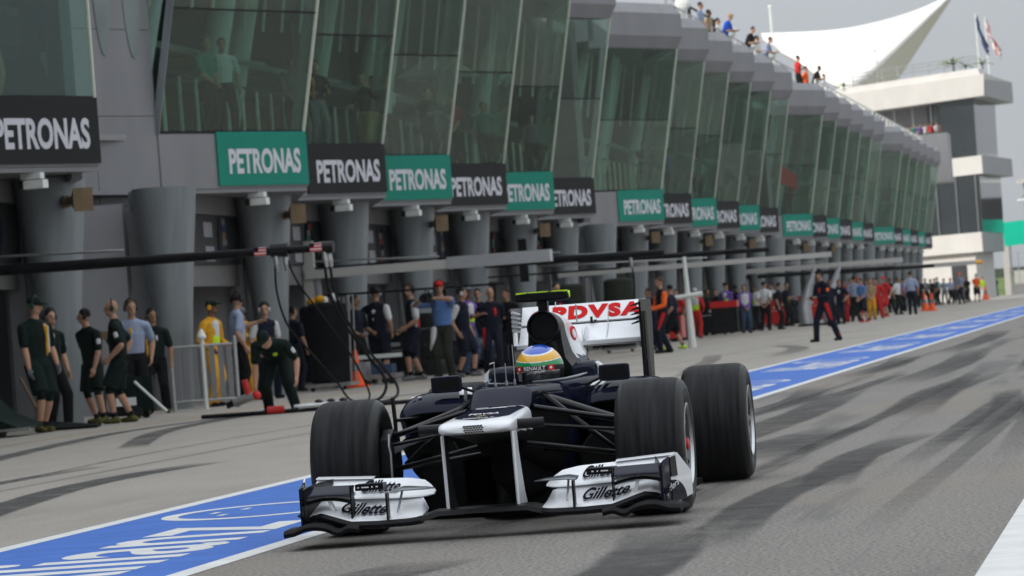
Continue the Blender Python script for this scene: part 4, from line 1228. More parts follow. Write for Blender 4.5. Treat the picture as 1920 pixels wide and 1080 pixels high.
    py.obj('wing_pylon', [car_white, carbon], wing, True, 30)
    MB().tube([(s * .170, -.90, .525), (s * .305, -.90, .525)], .0245, 14).obj('nose_camera', pm('dark_camera_housing', (.012, .012, .013), .4, spec=.2), car, True, 30)


def on_el(el, x0, x1, v0, v1, s, sh=.0):
    def fn(a, b):
        x = (x0 + (x1 - x0) * a) if s > 0 else (x1 - (x1 - x0) * a)
        return el.pt(x, v0 + (v1 - v0) * b, 1, s, .010)
    return fn


for s in (-1, 1):
    text_obj('lettering', 'Gillette', on_el(main_el, .475, .70, .28, .80, s), navy_print, wing, .03, .3, fine=True)
    text_obj('lettering', 'Gillette', on_el(flap_el, .45, .64, .25, .88, s), navy_print, wing, .03, .3, fine=True)

# --- rear wing
rw = link('rear_wing', None, car)
RWX = -.0


def plate(name, x0, x1, prof, m, nm_th=.012, parent=rw):
    """bent plate through (y,z) points, spanning x0..x1"""
    mb = MB()
    up = []
    for i, (y, z) in enumerate(prof):
        a, b = prof[max(i - 1, 0)], prof[min(i + 1, len(prof) - 1)]
        L = math.hypot(b[0] - a[0], b[1] - a[1]); up.append((y - (b[1] - a[1]) / L * nm_th, z + (b[0] - a[0]) / L * nm_th))
    mb.loft([[(x, y, z) for y, z in prof] + [(x, y, z) for y, z in up[::-1]] for x in (x0, x1)])
    return mb.obj(name, m, parent, True)


plate('main_plane', -.368, .368, [(3.12, .872), (3.125, .855), (3.15, .846), (3.22, .865), (3.29, .905), (3.355, .958)], car_white, .016)
plate('flap', -.368, .368, [(3.37, .978), (3.43, 1.030), (3.49, 1.085)], car_white, .010)
plate('main_plane_lip', -.368, .368, [(3.105, .868), (3.108, .848), (3.14, .838), (3.19, .848)], pm('shaded_white_gloss', (.72, .73, .75), .25, coat=.8), .004)  # dimmer copy of the white: leading edge shade put into the colour
plate('beam_wing', -.368, .368, [(3.25, .34), (3.35, .36), (3.5, .42)], carbon, .014)


def on_flap(x, v, lift=.0130):
    y = 3.375 + .11 * v
    return (x, y - .66 * lift, float(np.interp(y, [3.37, 3.43, 3.49], [.978, 1.030, 1.085])) + .75 * lift)


fl_fn = lambda a, b: on_flap(-.185 + .54 * a, .10 + .82 * b)
text_obj('lettering', 'PDVSA', fl_fn, red_print, rw, .065, 0.0, 1.22, fine=True)
n = 9
sb = MB()
for k in range(n):
    q0 = math.pi * (.05 + .9 * k / n); q1 = q0 + math.pi * .9 / n * .55
    f2 = lambda r, q: on_flap(-.262 + r * math.cos(q), .25 + r * math.sin(q) * 9)
    sb.add([f2(.035, q0), f2(.06, q0), f2(.06, q1), f2(.035, q1)], [(0, 1, 2, 3)])
sb.obj('sunburst_logo', red_print, rw)
for s in (-1, 1):
    mb = MB()
    o = s * .374
    mb.prism([(o, 3.02, .62), (o, 3.03, 1.075), (o, 3.06, 1.09), (o, 3.60, 1.09), (o, 3.62, .95), (o, 3.55, .70), (o, 3.52, .10), (o, 3.30, .10), (o, 3.22, .45)], (s * .012, 0, 0))
    e = mb.obj('wing_endplate', carbon, rw)
    MB().box(min(o - s * .004, o - s * .001), max(o - s * .004, o - s * .001), 3.03, 3.20, .87, .95).obj('white_panel', car_white, rw)
    for k in range(5):
        z = .955 + .026 * k
        MB().prism([(s * .372, 3.00, z), (s * .328, 3.0, z - .008), (s * .328, 3.0, z - .003), (s * .372, 3.0, z + .014)], (0, .10, 0)).obj('louvre', carbon if s > 0 else silver, rw)
    MB().prism([(s * .392, 3.12, .50), (s * .395, 3.05, .75), (s * .395, 3.05, 1.02), (s * .395, 3.16, 1.02), (s * .395, 3.18, .75), (s * .392, 3.28, .5)], (s * .007, 0, 0)).obj('endplate_strake', carbon_matt, rw)
ac = MB().loft([sring(y, .03, w, .90 - h, .90 + h, 2.4, 16) for y, w, h in ((3.10, .004, .01), (3.14, .014, .05), (3.3, .014, .055), (3.4, .006, .04))]).obj('flap_actuator', car_white, rw, True)
MB().box(.05, .062, 3.33, 3.36, .975, 1.01).box(.07, .085, 3.34, 3.36, .98, .99).obj('flap_hinge', carbon, rw)
MB().tube([(.16, 3.36, 1.08), (.155, 3.30, .94), (.15, 3.2, .87)], .003, 5).obj('pressure_line', silver, rw)
MB().tube([(-.17, 3.50, 1.11), (-.17, 3.42, 1.03)], .0035, 5).obj('pressure_line', silver, rw)
MB().box(-.03, .03, 3.70, 3.73, .26, .34).obj('rain_light', red_gloss, car)
MB().loft([sring(y, 0, .02, z0, z1, 4, 12) for y, z0, z1 in ((3.25, .34, .86), (3.33, .34, .88))]).obj('wing_support', carbon, rw)

# the cockpit, airbox and sidepods sit closer to the front axle: slide those parts forward along the car
for ch in list(car.children):
    if ch.name.split('.')[0] in ('wheel', 'rear_wing', 'front_wing', 'nose', 'nose_top_panel', 'nose_camera'): continue
    for o_ in [ch] + list(ch.children):
        if not o_.data: continue
        for v_ in o_.data.vertices:
            v_.co.y = float(np.interp(v_.co.y, [-9, 0, .4, 1.0, 1.2, 1.72, 2.08, 2.6, 3.1, 9], [-9, 0, .3, .72, .90, 1.38, 1.63, 2.30, 3.05, 8.95]))

# ================================================================== PEOPLE
CLOTH = {
    'skin': pm('skin_light', (.42, .24, .16), .55, var=.08), 'skin2': pm('skin_tan', (.30, .165, .10), .55, var=.08), 'skin3': pm('skin_brown', (.17, .09, .055), .55, var=.08),
    'hair': pm('dark_hair', (.015, .011, .009), .6, var=.3, scale=40), 'hair2': pm('brown_hair', (.07, .042, .025), .6, var=.3, scale=40), 'grey': pm('grey_cloth', (.16, .16, .17), .8, bump=.9, scale=7),
    'green': pm('dark_green_cloth', (.0035, .012, .009), .75, bump=.9, scale=7, var=.25), 'black': pm('black_cloth', (.005, .005, .006), .8, bump=.9, scale=7, var=.25), 'navy': pm('navy_cloth', (.006, .008, .019), .75, bump=.9, scale=7, var=.2),
    'white': pm('white_cloth', (.58, .58, .58), .8, bump=.9, scale=7, var=.08), 'blue': pm('blue_cloth', (.10, .20, .45), .8, bump=.9, scale=7, var=.12), 'ltblue': pm('light_blue_cloth', (.28, .33, .45), .8, bump=.9, scale=7, var=.1),
    'yellow': pm('yellow_overall', (.62, .31, .02), .75, bump=.9, scale=7, var=.12), 'lime': pm('lime_cloth', (.50, .75, .03), .7, bump=.9, scale=7), 'red': pm('red_cloth', (.50, .02, .018), .7, bump=.9, scale=7, var=.12),
    'orange': pm('orange_cloth', (.80, .13, .015), .7, bump=.9, scale=7, var=.1), 'purple': pm('purple_cloth', (.15, .08, .33), .75, bump=.9, scale=7, var=.12), 'jeans': pm('denim', (.045, .07, .12), .85, bump=.9, scale=7, var=.2),
    'olive': pm('dark_olive_cloth', (.022, .026, .018), .8, bump=.9, scale=7, var=.2), 'tan': pm('tan_cloth', (.35, .25, .14), .8, bump=.9, scale=7), 'brightblue': pm('bright_blue_cloth', (.02, .10, .55), .75, bump=.9, scale=7),
    'teal': pm('teal_cloth', (.02, .20, .15), .75, bump=.9, scale=7), 'eye': pm('eye_dark', (.01, .008, .008), .3), 'shoe': pm('dark_shoe', (.012, .012, .013), .6), 'yelshoe': pm('yellow_shoe', (.07, .065, .018), .6, var=.9, scale=14),
    'lips': pm('lip', (.30, .12, .10), .5),
}
for m_ in CLOTH.values(): m_.node_tree.nodes['Principled BSDF'].inputs['Specular IOR Level'].default_value = .12


def ik(a, b, l1, l2, pole):
    a, b = Vector(a), Vector(b)
    d = b - a
    D = min(d.length, (l1 + l2) * .999)
    d = d.normalized()
    x = (l1 * l1 - l2 * l2 + D * D) / (2 * D)
    h = math.sqrt(max(l1 * l1 - x * x, 0))
    p = Vector(pole) - d * Vector(pole).dot(d)
    if p.length < 1e-4: p = Vector((0, 1, 0))
    return a + d * x + p.normalized() * h, a + d * D


def person(label, x, y, h=1.75, face=0.0, top='navy', bottom='navy', legs='long', sleeve='short', skin='skin', hair='hair', shoes='shoe', cap=None, headset=None,
           lean=0.0, feet=((.11, .02), (-.11, -.02)), hands=None, hand_mode=None, head_yaw=0.0, head_pitch=0.0, extras=(), z=0.0, near=False, group=None, hipdrop=0.0, coverall=False, glove=None, name='person', nolegs=False, nohead=False):
    """one standing figure facing local -Y; hands are given in a body frame scaled to 1.78 m"""
    rnd = random.Random(label)
    if hands is None and not hand_mode and not nolegs:
        hands = rnd.choice([((.29, -.04, .87), (-.27, -.10, .88)), ((.22, -.10, .98), (-.28, .0, .88)), ((-.08, -.24, 1.16), (.10, -.26, 1.18)), ((.06, -.22, .92), (-.05, -.23, .93)), ((.25, .02, .90), (-.20, -.30, 1.12)), ((.10, .16, .95), (-.08, .17, .94))])
    if feet == ((.11, .02), (-.11, -.02)):
        feet = ((.10 + rnd.uniform(-.02, .08), rnd.uniform(-.10, .08)), (-.10 - rnd.uniform(-.02, .08), rnd.uniform(-.08, .10)))
    if head_yaw == 0.0 and not nolegs: head_yaw = rnd.uniform(-.7, .7)
    if lean == 0.0: lean = rnd.uniform(-.02, .09)
    k = h / 1.78
    prims = []      # (kind, geometry, tag)
    V = Vector
    hip = V((0, 0, .93 - hipdrop))
    spine_dir = V((0, -math.sin(lean), math.cos(lean)))
    fwd = V((0, -math.cos(lean), -math.sin(lean)))
    up = lambda d, f=0.0, s=0.0: hip + spine_dir * d + fwd * f + V((s, 0, 0))

    def cap_(p0, r0, p1, r1, tag, ell=None):
        prims.append(('c', V(p0), r0, V(p1), r1, tag, ell))

    def ball_(c, r, tag, rot=None):
        prims.append(('b', V(c), r, tag, rot or Matrix.Identity(3)))
    tp, bt = top, bottom
    # torso: flattened tapered sections
    cap_(up(-.06), (.170, .130), up(.12), (.168, .125), bt if not coverall else tp, 1)
    cap_(up(.08), (.172, .130), up(.34), (.190, .135), tp, 1)
    cap_(up(.30), (.190, .135), up(.48), (.172, .108), tp, 1)
    cap_(up(.46, 0, -.15), .080, up(.46, 0, .15), .080, tp)
    cap_(up(.48), .068, up(.62, .02), .055, skin)
    cap_(up(.47), .080, up(.535, .005), .066, tp)
    # head
    hd = up(.73, .03)
    ry = Matrix.Rotation(head_yaw, 3, 'Z') @ Matrix.Rotation(head_pitch + lean * .55, 3, 'X')
    hp = lambda a, b, c: hd + ry @ V((a, b, c))
    ball_(hp(0, .005, .02), (.077, .095, .105), skin, ry)
    if not nohead:
      ball_(hp(0, -.025, -.055), (.058, .070, .062), skin, ry)
      cap_(hp(0, -.085, .020), .010, hp(0, -.108, -.018), .016, skin)
    for s in () if nohead else (-1, 1):
        ball_(hp(s * .079, .012, -.005), (.010, .020, .030), skin, ry)
        ball_(hp(s * .032, -.083, .022), (.014, .010, .008), 'eye', ry)
    if not nohead: ball_(hp(0, -.088, -.052), (.024, .010, .007), 'lips', ry)
    if cap:
        ball_(hp(0, .008, .055), (.088, .106, .082), cap, ry)
        ball_(hp(0, -.115, .062), (.066, .075, .012), cap, ry)
    elif hair:
        ball_(hp(0, .020, .045), (.084, .097, .094), hair, ry)
    # legs
    ank = []
    for i, s in enumerate((1, -1)):
        if nolegs: break
        fx, fy = feet[i]
        a = V((fx, fy, .085)); hj = hip + V((s * .088, 0, -.02))
        kn, a = ik(hj, a, .44, .425, (s * .06, -1, 0))
        if legs == 'short':
            end = hj.lerp(kn, .93)
            cap_(hj, (.118, .118), end, (.116, .116), bt, 2); cap_(hj.lerp(kn, .55), .072, kn, .056, skin)
            cap_(kn, .056, kn.lerp(a, .33), .060, skin); cap_(kn.lerp(a, .33), .060, a, .036, skin)
            cap_(kn.lerp(a, .86), .046, a, .042, 'black')
        else:
            cap_(hj, .112, kn, .086, bt); cap_(kn, .085, a + V((0, 0, -.01)), .072, bt)
        toe = V((fx + s * .03, fy - .14, .038))
        cap_(V((fx, fy + .05, .045)), .045, toe, .037, shoes)
        cap_(a, .045, V((fx, fy + .02, .05)), .047, shoes)
        ank.append(a)
    # arms
    hands = hands or ((.27, -.05, .86), (-.27, -.05, .86))
    for i, s in enumerate((1, -1)):
        sh = up(.450, 0, s * .205)
        tgt = V(hands[i])
        el, wr = ik(sh, tgt, .29, .255, (s * .5, .8, -.25))
        stag = top if sleeve != 'none' else skin
        if isinstance(sleeve, tuple): stag = sleeve[i]
        cap_(sh, .072, sh.lerp(el, .74), .068, stag)
        if sleeve == 'long' or coverall:
            cap_(sh.lerp(el, .7), .064, el, .057, stag); cap_(el, .057, wr, .045, stag)
        else:
            cap_(sh.lerp(el, .6), .049, el, .044, skin); cap_(el, .045, el.lerp(wr, .35), .047, skin); cap_(el.lerp(wr, .35), .047, wr, .031, skin)
        # hand: palm, four unequal bent fingers, thumb from the side of the palm
        ht = glove or skin
        d = (wr - el).normalized(); sd = V((0, -1, 0)) - d * V((0, -1, 0)).dot(d); sd = sd.normalized() if sd.length > .1 else V((1, 0, 0)); nn = d.cross(sd)
        if nn.dot(V((s, 0, 0))) > 0: nn = -nn
        pc = wr + d * .05
        cap_(wr, .027, wr + d * .085, .026, ht)
        cap_(wr + d * .03 + sd * .02, .020, wr + d * .085 + sd * .026, .017, ht); cap_(wr + d * .03 - sd * .02, .020, wr + d * .085 - sd * .028, .016, ht)
        for j, (o, L) in enumerate(((.030, .066), (.011, .076), (-.010, .070), (-.029, .054))):
            b0 = wr + d * .085 + sd * o; b1 = b0 + d * L * .5 + nn * .008; b2 = b1 + d * L * .42 + nn * .024
            cap_(b0, .0105, b1, .0100, ht); cap_(b1, .0100, b2, .0085, ht)
        cap_(wr + d * .025 + sd * .028, .014, wr + d * .068 + sd * .055 + nn * .012, .010, ht)
    for e in extras:
        if e[0] == 'cap': cap_(*e[1:])
        elif e[0] == 'ball': ball_(*e[1:])
        elif e[0] == 'chest':                   # (tag, side offset, width, from, to, front +1 / back -1): band or stripe worn on the torso
            _, tg, so, w, a0, a1, sg = e
            cap_(up(a0, sg * .078, so), (w, .062), up(a1, sg * .078, so), (w, .062), tg, 1)
        elif e[0] == 'armpatch':
            s = e[2]; sh = up(.450, 0, s * .205); el, _w = ik(sh, V(hands[0 if s > 0 else 1]), .29, .255, (s * .5, .8, -.25))
            cap_(sh.lerp(el, .36) + V((s * .030, -.01, 0)), .046, sh.lerp(el, .5) + V((s * .030, -.01, 0)), .046, e[1])
        elif e[0] == 'legstripe':
            s = e[2]
            if ank:
                a = ank[0 if s > 0 else 1]; hj = hip + V((s * .088, 0, -.02)); kn, _a = ik(hj, a, .44, .425, (s * .06, -1, 0))
                cap_(hj + V((s * .05, -.03, 0)), .066, kn + V((s * .022, -.012, 0)), .060, e[1]); cap_(kn + V((s * .022, -.012, 0)), .060, a + V((s * .018, -.01, .04)), .050, e[1])
    # union of the limbs -> one continuous skin
    mb = MB()
    for p in prims:
        if p[0] == 'b':
            _, c, r, tg, rot = p
            b = MB().ball((0, 0, 0), r, 14)
            mb.add([tuple(c + rot @ V(q)) for q in b.v], b.f)
        else:
            _, p0, r0, p1, r1, tg, ell = p
            t = (p1 - p0)
            if t.length < 1e-4: continue
            t.normalize()
            if ell: u = V((1, 0, 0)) if abs(t.x) < .9 else V((0, 1, 0)); u = (u - t * u.dot(t)).normalized(); w = t.cross(u)
            else:
                a = V((0, 0, 1)) if abs(t.z) < .9 else V((1, 0, 0)); u = (a - t * a.dot(t)).normalized(); w = t.cross(u)
            q0 = r0 if ell else (r0, r0); q1 = r1 if ell else (r1, r1)
            m0, m1 = min(q0), min(q1)
            n = 14
            rings = []
            for cpt, q, off, sc_ in ((p0, q0, 0, .05), (p0, q0, 0, 1), (p1, q1, 0, 1), (p1, q1, .012, .93), (p1, q1, .014, .05)) if ell == 2 else ((p0, q0, -m0 * .85, .45), (p0, q0, -m0 * .5, .82), (p0, q0, 0, 1), (p1, q1, 0, 1), (p1, q1, m1 * .5, .82), (p1, q1, m1 * .85, .45)):
                rings.append([tuple(cpt + t * off + u * (math.cos(2 * math.pi * i / n) * q[0] * sc_) + w * (math.sin(2 * math.pi * i / n) * q[1] * sc_)) for i in range(n)])
            mb.loft(rings)
    me = mb.mesh([], False, 'body')
    ob = bpy.data.objects.new('tmp', me); COL.objects.link(ob)
    rm = ob.modifiers.new('union', 'REMESH'); rm.mode = 'VOXEL'; rm.voxel_size = .0095 if near else .0155
    sm = ob.modifiers.new('soft', 'SMOOTH'); sm.factor = .4; sm.iterations = 2
    dg = bpy.context.evaluated_depsgraph_get()
    out = bpy.data.meshes.new_from_object(ob.evaluated_get(dg))
    bpy.data.objects.remove(ob); bpy.data.meshes.remove(me)
    nf = len(out.polygons)
    cen = np.empty(nf * 3); out.polygons.foreach_get('center', cen); cen = cen.reshape(-1, 3)
    best = np.full(nf, 1e9); idx = np.zeros(nf, int); tags = []
    for p in prims:
        tg = p[5] if p[0] == 'c' else p[3]
        if tg not in tags: tags.append(tg)
        ti = tags.index(tg)
        if p[0] == 'b':
            _, c, r, tg, rot = p
            q = (cen - np.array(c)) @ np.array(rot)
            d = (np.sqrt(((q / np.array(r)) ** 2).sum(1)) - 1) * min(r)
        else:
            _, p0, r0, p1, r1, tg, ell = p
            a = np.array(p0); t = np.array(p1 - p0); L = np.linalg.norm(t); t = t / max(L, 1e-6)
            s = np.clip((cen - a) @ t, 0, L); q = cen - a - s[:, None] * t
            f = s / max(L, 1e-6)
            if ell:
                u = np.array([1., 0, 0]); u = u - t * u.dot(t); u /= np.linalg.norm(u); w = np.cross(t, u)
                ra = r0[0] + (r1[0] - r0[0]) * f; rb = r0[1] + (r1[1] - r0[1]) * f; ax_ = q @ t
                d = (np.sqrt((q @ u / ra) ** 2 + (q @ w / rb) ** 2 + (ax_ / rb) ** 2) - 1) * np.minimum(ra, rb)
            else:
                d = np.linalg.norm(q, axis=1) - (r0 + (r1 - r0) * f)
        m = d < best
        best[m] = d[m]; idx[m] = ti
    out.materials.clear()
    for tg in tags: out.materials.append(CLOTH[tg] if isinstance(tg, str) else tg)
    out.polygons.foreach_set('material_index', idx.astype(np.int32))
    out.shade_smooth()
    out.name = 'body'
    root = thing(name, label, 'person', (x, y, z), face, group)
    root.scale = (k, k, k)
    link('body', out, root)
    if headset:
        for s in (-1, 1):
            hb = MB()
            q = [tuple(hp(s * .094 + s * dx * .6, .012 + .034 * math.cos(a) * r, .0 + .045 * math.sin(a) * r)) for dx, r in ((-.02, 1), (.02, 1), (.03, .6)) for a in [2 * math.pi * i / 12 for i in range(12)]]
            hb.loft([q[:12], q[12:24], q[24:]])
            hb.obj('ear_cup', headset, root, True)
        link('headband', MB().tube([tuple(hp(.100 * math.cos(a), .012, .03 + .118 * math.sin(a))) for a in [math.pi * i / 10 for i in range(11)]], .010, 6).mesh(black_plastic, True), root)
    root['hp'] = 0
    del root['hp']
    return root


hs_black, hs_yellow, hs_white, hs_green = black_plastic, pm('yellow_ear_cup', (.75, .36, .01), .5), pm('white_ear_cup', (.6, .6, .6), .5), pm('green_ear_cup', (.01, .05, .035), .5)
GP = 'people standing along the garages'
D = math.radians
# --- left group, dark green team shirts
person('tall man in dark green shirt with yellow stripe, shorts and grey gloves at the left', -15.0, 49.7, 1.82, D(55), 'green', 'green', 'short', near=True, headset=hs_green, shoes='yelshoe', cap='green', glove='grey', head_pitch=.25,
       hands=((.25, -.10, .88), (-.24, -.12, .85)), feet=((.08, .06), (-.10, -.08)), extras=(('chest', 'yellow', .09, .022, .12, .46, 1), ('chest', 'white', .125, .012, .12, .46, 1), ('armpatch', 'white', 1)), group=GP)
person('man in dark green shirt and long black trousers half hidden behind the tall man', -15.2, 51.0, 1.66, D(60), 'green', 'black', 'long', near=True, headset=hs_black, skin='skin', hands=((.24, -.10, .86), (-.24, -.05, .86)), extras=(('armpatch', 'white', 1), ('cap', Vector((.17, -.06, .42)), .03, Vector((.16, -.06, .56)), .03, 'lime')), group=GP)
person('man in dark green polo and shorts stepping forward with head turned aside', -15.3, 53.4, 1.66, D(-35), 'green', 'green', 'short', near=True, headset=hs_black, lean=.10, feet=((.30, -.08), (-.10, .10)), hands=((.26, -.18, .86), (-.25, .05, .88)), head_yaw=D(-40), shoes='yelshoe', extras=(('armpatch', 'white', 1),), group=GP)
person('bald man in dark green polo and shorts standing side on, hand on hip', -14.62, 52.4, 1.74, D(-78), 'green', 'green', 'short', near=True, headset=hs_green, hair=None, hands=((.22, -.12, .95), (-.24, .06, .95)), feet=((.09, -.12), (-.09, .12)), shoes='yelshoe', extras=(('armpatch', 'white', 1), ('ball', Vector((.0, .10, .93)), (.07, .06, .07), 'black')), group=GP)
person('man in light blue shirt and dark trousers behind the bald man', -15.2, 55.3, 1.76, D(20), 'ltblue', 'black', 'long', near=True, headset=hs_black, hair='hair2', hands=((.26, -.02, .90), (-.24, -.06, .88)), extras=(('chest', 'yellow', -.03, .03, .36, .40, 1),), group=GP)
person('man in dark green shirt, sunglasses and long trousers facing the lane', -15.5, 57.6, 1.62, D(12), 'green', 'black', 'long', near=True, headset=hs_green, skin='skin2', hands=((.27, -.05, .86), (-.26, -.02, .88)), feet=((.15, -.02), (-.14, 0)), shoes='yelshoe', extras=(('chest', 'yellow', -.115, .022, .10, .46, 1), ('chest', 'white', .06, .03, .34, .36, 1)), group=GP)
person('marshal in yellow overalls with white vest leaning on the barrier', -15.25, 60.2, 1.72, D(70), 'yellow', 'yellow', 'long', near=True, coverall=True, headset=hs_yellow, cap='green', skin='skin3', hands=((.22, -.20, 1.0), (-.24, -.16, .96)),
       extras=(('chest', 'white', 0, .10, .16, .46, 1), ('chest', 'lime', .0, .12, .14, .24, 1), ('cap', Vector((-.12, 0, .95)), .07, Vector((.12, 0, .95)), .07, 'black')), group=GP)
person('man in light blue shirt and black trousers pointing, seen from behind', -15.5, 63.0, 1.84, D(120), 'ltblue', 'black', 'long', near=True, headset=hs_black, hands=((.20, -.42, 1.28), (-.25, -.05, .9)), group=GP)
person('second marshal in yellow overalls, partly behind the pointing man', -15.9, 65.2, 1.62, D(-30), 'yellow', 'yellow', 'long', near=True, coverall=True, headset=hs_black, skin='skin3', cap='grey', hands=((.2, -.30, 1.25), (-.24, -.05, .9)),
       extras=(('chest', 'white', 0, .11, .16, .46, 1), ('chest', 'lime', 0, .12, .14, .25, 1)), group=GP)
person('man in navy shirt with white sleeves and headset by the garage door', -15.25, 64.0, 1.64, D(40), 'navy', 'navy', 'long', sleeve=('white', 'white'), near=True, headset=hs_white, group=GP, hands=((.24, -.1, .9), (-.24, -.1, .9)))
person('mechanic in dark green bending down over a red wheel gun', -12.0, 51.0, 1.74, D(0), 'green', 'green', 'long', near=True, cap='green', lean=1.22, hipdrop=.12, feet=((.22, -.05), (-.20, .10)), hands=((.34, -.42, .50), (-.22, -.56, .36)), head_pitch=.15,
       extras=(('chest', 'lime', .05, .05, .36, .37, 1), ('armpatch', 'white', 1)), shoes='shoe', group=GP)
person('navy shirted man mostly hidden behind the bending mechanic', -16.2, 70.2, 1.6, D(150), 'navy', 'navy', 'long', near=True, headset=hs_black, extras=(('armpatch', 'white', 1),), group=GP)
# --- middle group, navy team shirts
person('man in navy with headset holding the hoses', -15.5, 72.6, 1.74, D(60), 'navy', 'black', 'long', near=True, skin='skin2', hands=((.22, -.24, 1.02), (-.2, -.26, 1.0)), headset=hs_black, group=GP)
person('man in navy shirt with white back print seen from behind', -15.2, 73.2, 1.88, D(165), 'navy', 'navy', 'short', near=True, headset=hs_white, sleeve=('navy', 'white'), hands=((.34, -.06, 1.05), (-.26, -.05, .92)), feet=((.14, 0), (-.10, .06)),
       extras=(('chest', 'white', 0, .055, .38, .39, -1), ('chest', 'white', .01, .03, .25, .26, -1)), group=GP)
person('man in navy and white shirt with red side panel standing side on', -14.65, 74.0, 1.88, D(-65), 'navy', 'navy', 'short', near=True, headset=hs_black, sleeve=('white', 'white'), hair='hair2', hands=((.22, -.22, .98), (-.24, -.18, .95)), feet=((.14, -.16), (-.12, .14)), shoes='grey',
       extras=(('cap', Vector((.135, .02, 1.0)), .045, Vector((.15, .01, 1.25)), .05, 'white'), ('cap', Vector((.14, .06, 1.0)), .035, Vector((.14, .05, 1.2)), .04, 'red')), group=GP)
camman = person('cameraman in blue shirt and red cap with a towel at his belt', -13.72, 72.2, 1.88, D(-12), 'blue', 'olive', 'long', near=True, cap='red', headset=hs_black, hands=((.05, -.30, 1.47), (-.30, -.32, 1.44)), feet=((.12, 0), (-.12, -.05)),
                extras=(('cap', Vector((-.13, -.12, .92)), .055, Vector((-.15, -.13, .56)), .075, 'white'),), group=GP)
person('man in black and white shirt and shorts behind the cameraman', -13.55, 73.4, 1.74, D(70), 'navy', 'navy', 'short', near=True, cap=None, headset=hs_white, sleeve=('white', 'white'), hands=((.25, -.05, .9), (-.25, -.02, .9)), feet=((.1, -.12), (-.1, .12)), shoes='grey', group=GP)
person('man in purple and white top, grey cap and jeans with arms crossed', -13.73, 74.9, 1.77, D(60), 'purple', 'jeans', 'long', near=True, cap='grey', skin='skin3', hands=((-.10, -.22, 1.18), (.12, -.24, 1.20)), extras=(('chest', 'white', 0, .10, .32, .46, 1), ('chest', 'lime', 0, .11, .16, .24, 1)), group=GP)
person('bald man in navy overalls with red trim, arms at his sides', -13.42, 75.9, 1.72, D(15), 'navy', 'navy', 'long', near=True, coverall=True, hair=None, skin='skin', extras=(('chest', 'red', .07, .04, .30, .38, 1), ('legstripe', 'red', -1), ('armpatch', 'orange', -1)), group=GP)
person('man in dark overalls rubbing his hands beside the rear wing', -13.21, 76.8, 1.68, D(-20), 'black', 'black', 'long', coverall=True, skin='skin2', hands=((.05, -.25, 1.15), (-.05, -.26, 1.14)), group=GP)
person('dark haired person peering over the camera bar of the car', -12.3, 77.5, 1.73, D(0), 'navy', 'navy', 'long', group=GP, extras=(('chest', 'red', .06, .04, .30, .38, 1),))
person('crew member in navy overalls with orange sleeves and red shins', -11.66, 88.8, 1.77, D(-60), 'navy', 'navy', 'long', near=True, coverall=True, sleeve=('orange', 'orange'), hands=((.22, -.30, 1.05), (-.2, -.28, 1.02)), hair='hair2', feet=((.08, -.14), (-.08, .16)), extras=(('legstripe', 'red', 1),), group=GP)
person('man in dark shorts walking behind the orange sleeved crew member', -12.2, 95.0, 1.62, D(-100), 'navy', 'black', 'short', skin='skin', shoes='lime', hands=((.3, -.1, .95), (-.25, -.1, .9)), feet=((.08, -.2), (-.08, .2)), group=GP)
person('marshal in white and lime vest and red trousers seen from behind', -15.0, 122.5, 1.62, D(170), 'red', 'red', 'long', cap='white', coverall=True, extras=(('chest', 'white', 0, .15, .12, .46, -1), ('chest', 'lime', 0, .155, .10, .24, -1)), hands=((.24, -.12, 1.0), (-.24, -.12, 1.0)), group=GP)
person('man in purple top with lime band holding a red folder', -15.2, 133, 1.78, D(160), 'purple', 'navy', 'long', cap='black', extras=(('chest', 'lime', -.04, .09, .14, .26, -1), ('chest', 'white', 0, .09, .34, .46, -1), ('cap', Vector((.3, -.05, .78)), .09, Vector((.3, -.05, .95)), .09, 'red')), group=GP)
person('marshal in white vest with lime square and purple sleeves', -14.1, 128.8, 1.65, D(20), 'purple', 'jeans', 'long', sleeve='long', extras=(('chest', 'white', 0, .14, .14, .46, 1), ('chest', 'lime', .03, .06, .12, .26, 1)), group=GP)
person('marshal in white and lime vest with dark trousers', -14.6, 137, 1.62, D(-30), 'white', 'black', 'long', skin='skin3', extras=(('chest', 'lime', 0, .10, .14, .22, 1),), group=GP)
person('man in plain white shirt and black trousers seen from behind', -13.94, 133.9, 1.72, D(175), 'white', 'black', 'long', group=GP)
person('dark clothed person beside the silver curved posts', -13.54, 134.4, 1.65, D(100), 'black', 'black', 'long', group=GP)
person('second dark clothed person, nearer the silver curved posts', -14.5, 147, 1.68, D(60), 'navy', 'black', 'long', extras=(('chest', 'lime', 0, .06, .15, .20, 1),), group=GP)
person('crew member in dark blue overalls with red leg stripes striding on the apron', -7.84, 88.3, 1.66, D(-50), 'navy', 'navy', 'long', near=True, coverall=True, cap='black', headset=hs_black, hands=((.18, -.30, 1.10), (-.22, -.26, 1.08)), feet=((.20, .24), (-.14, -.20)), extras=(('legstripe', 'red', 1), ('legstripe', 'red', -1), ('armpatch', 'orange', 1), ('chest', 'red', .05, .04, .30, .36, 1)), group=GP)
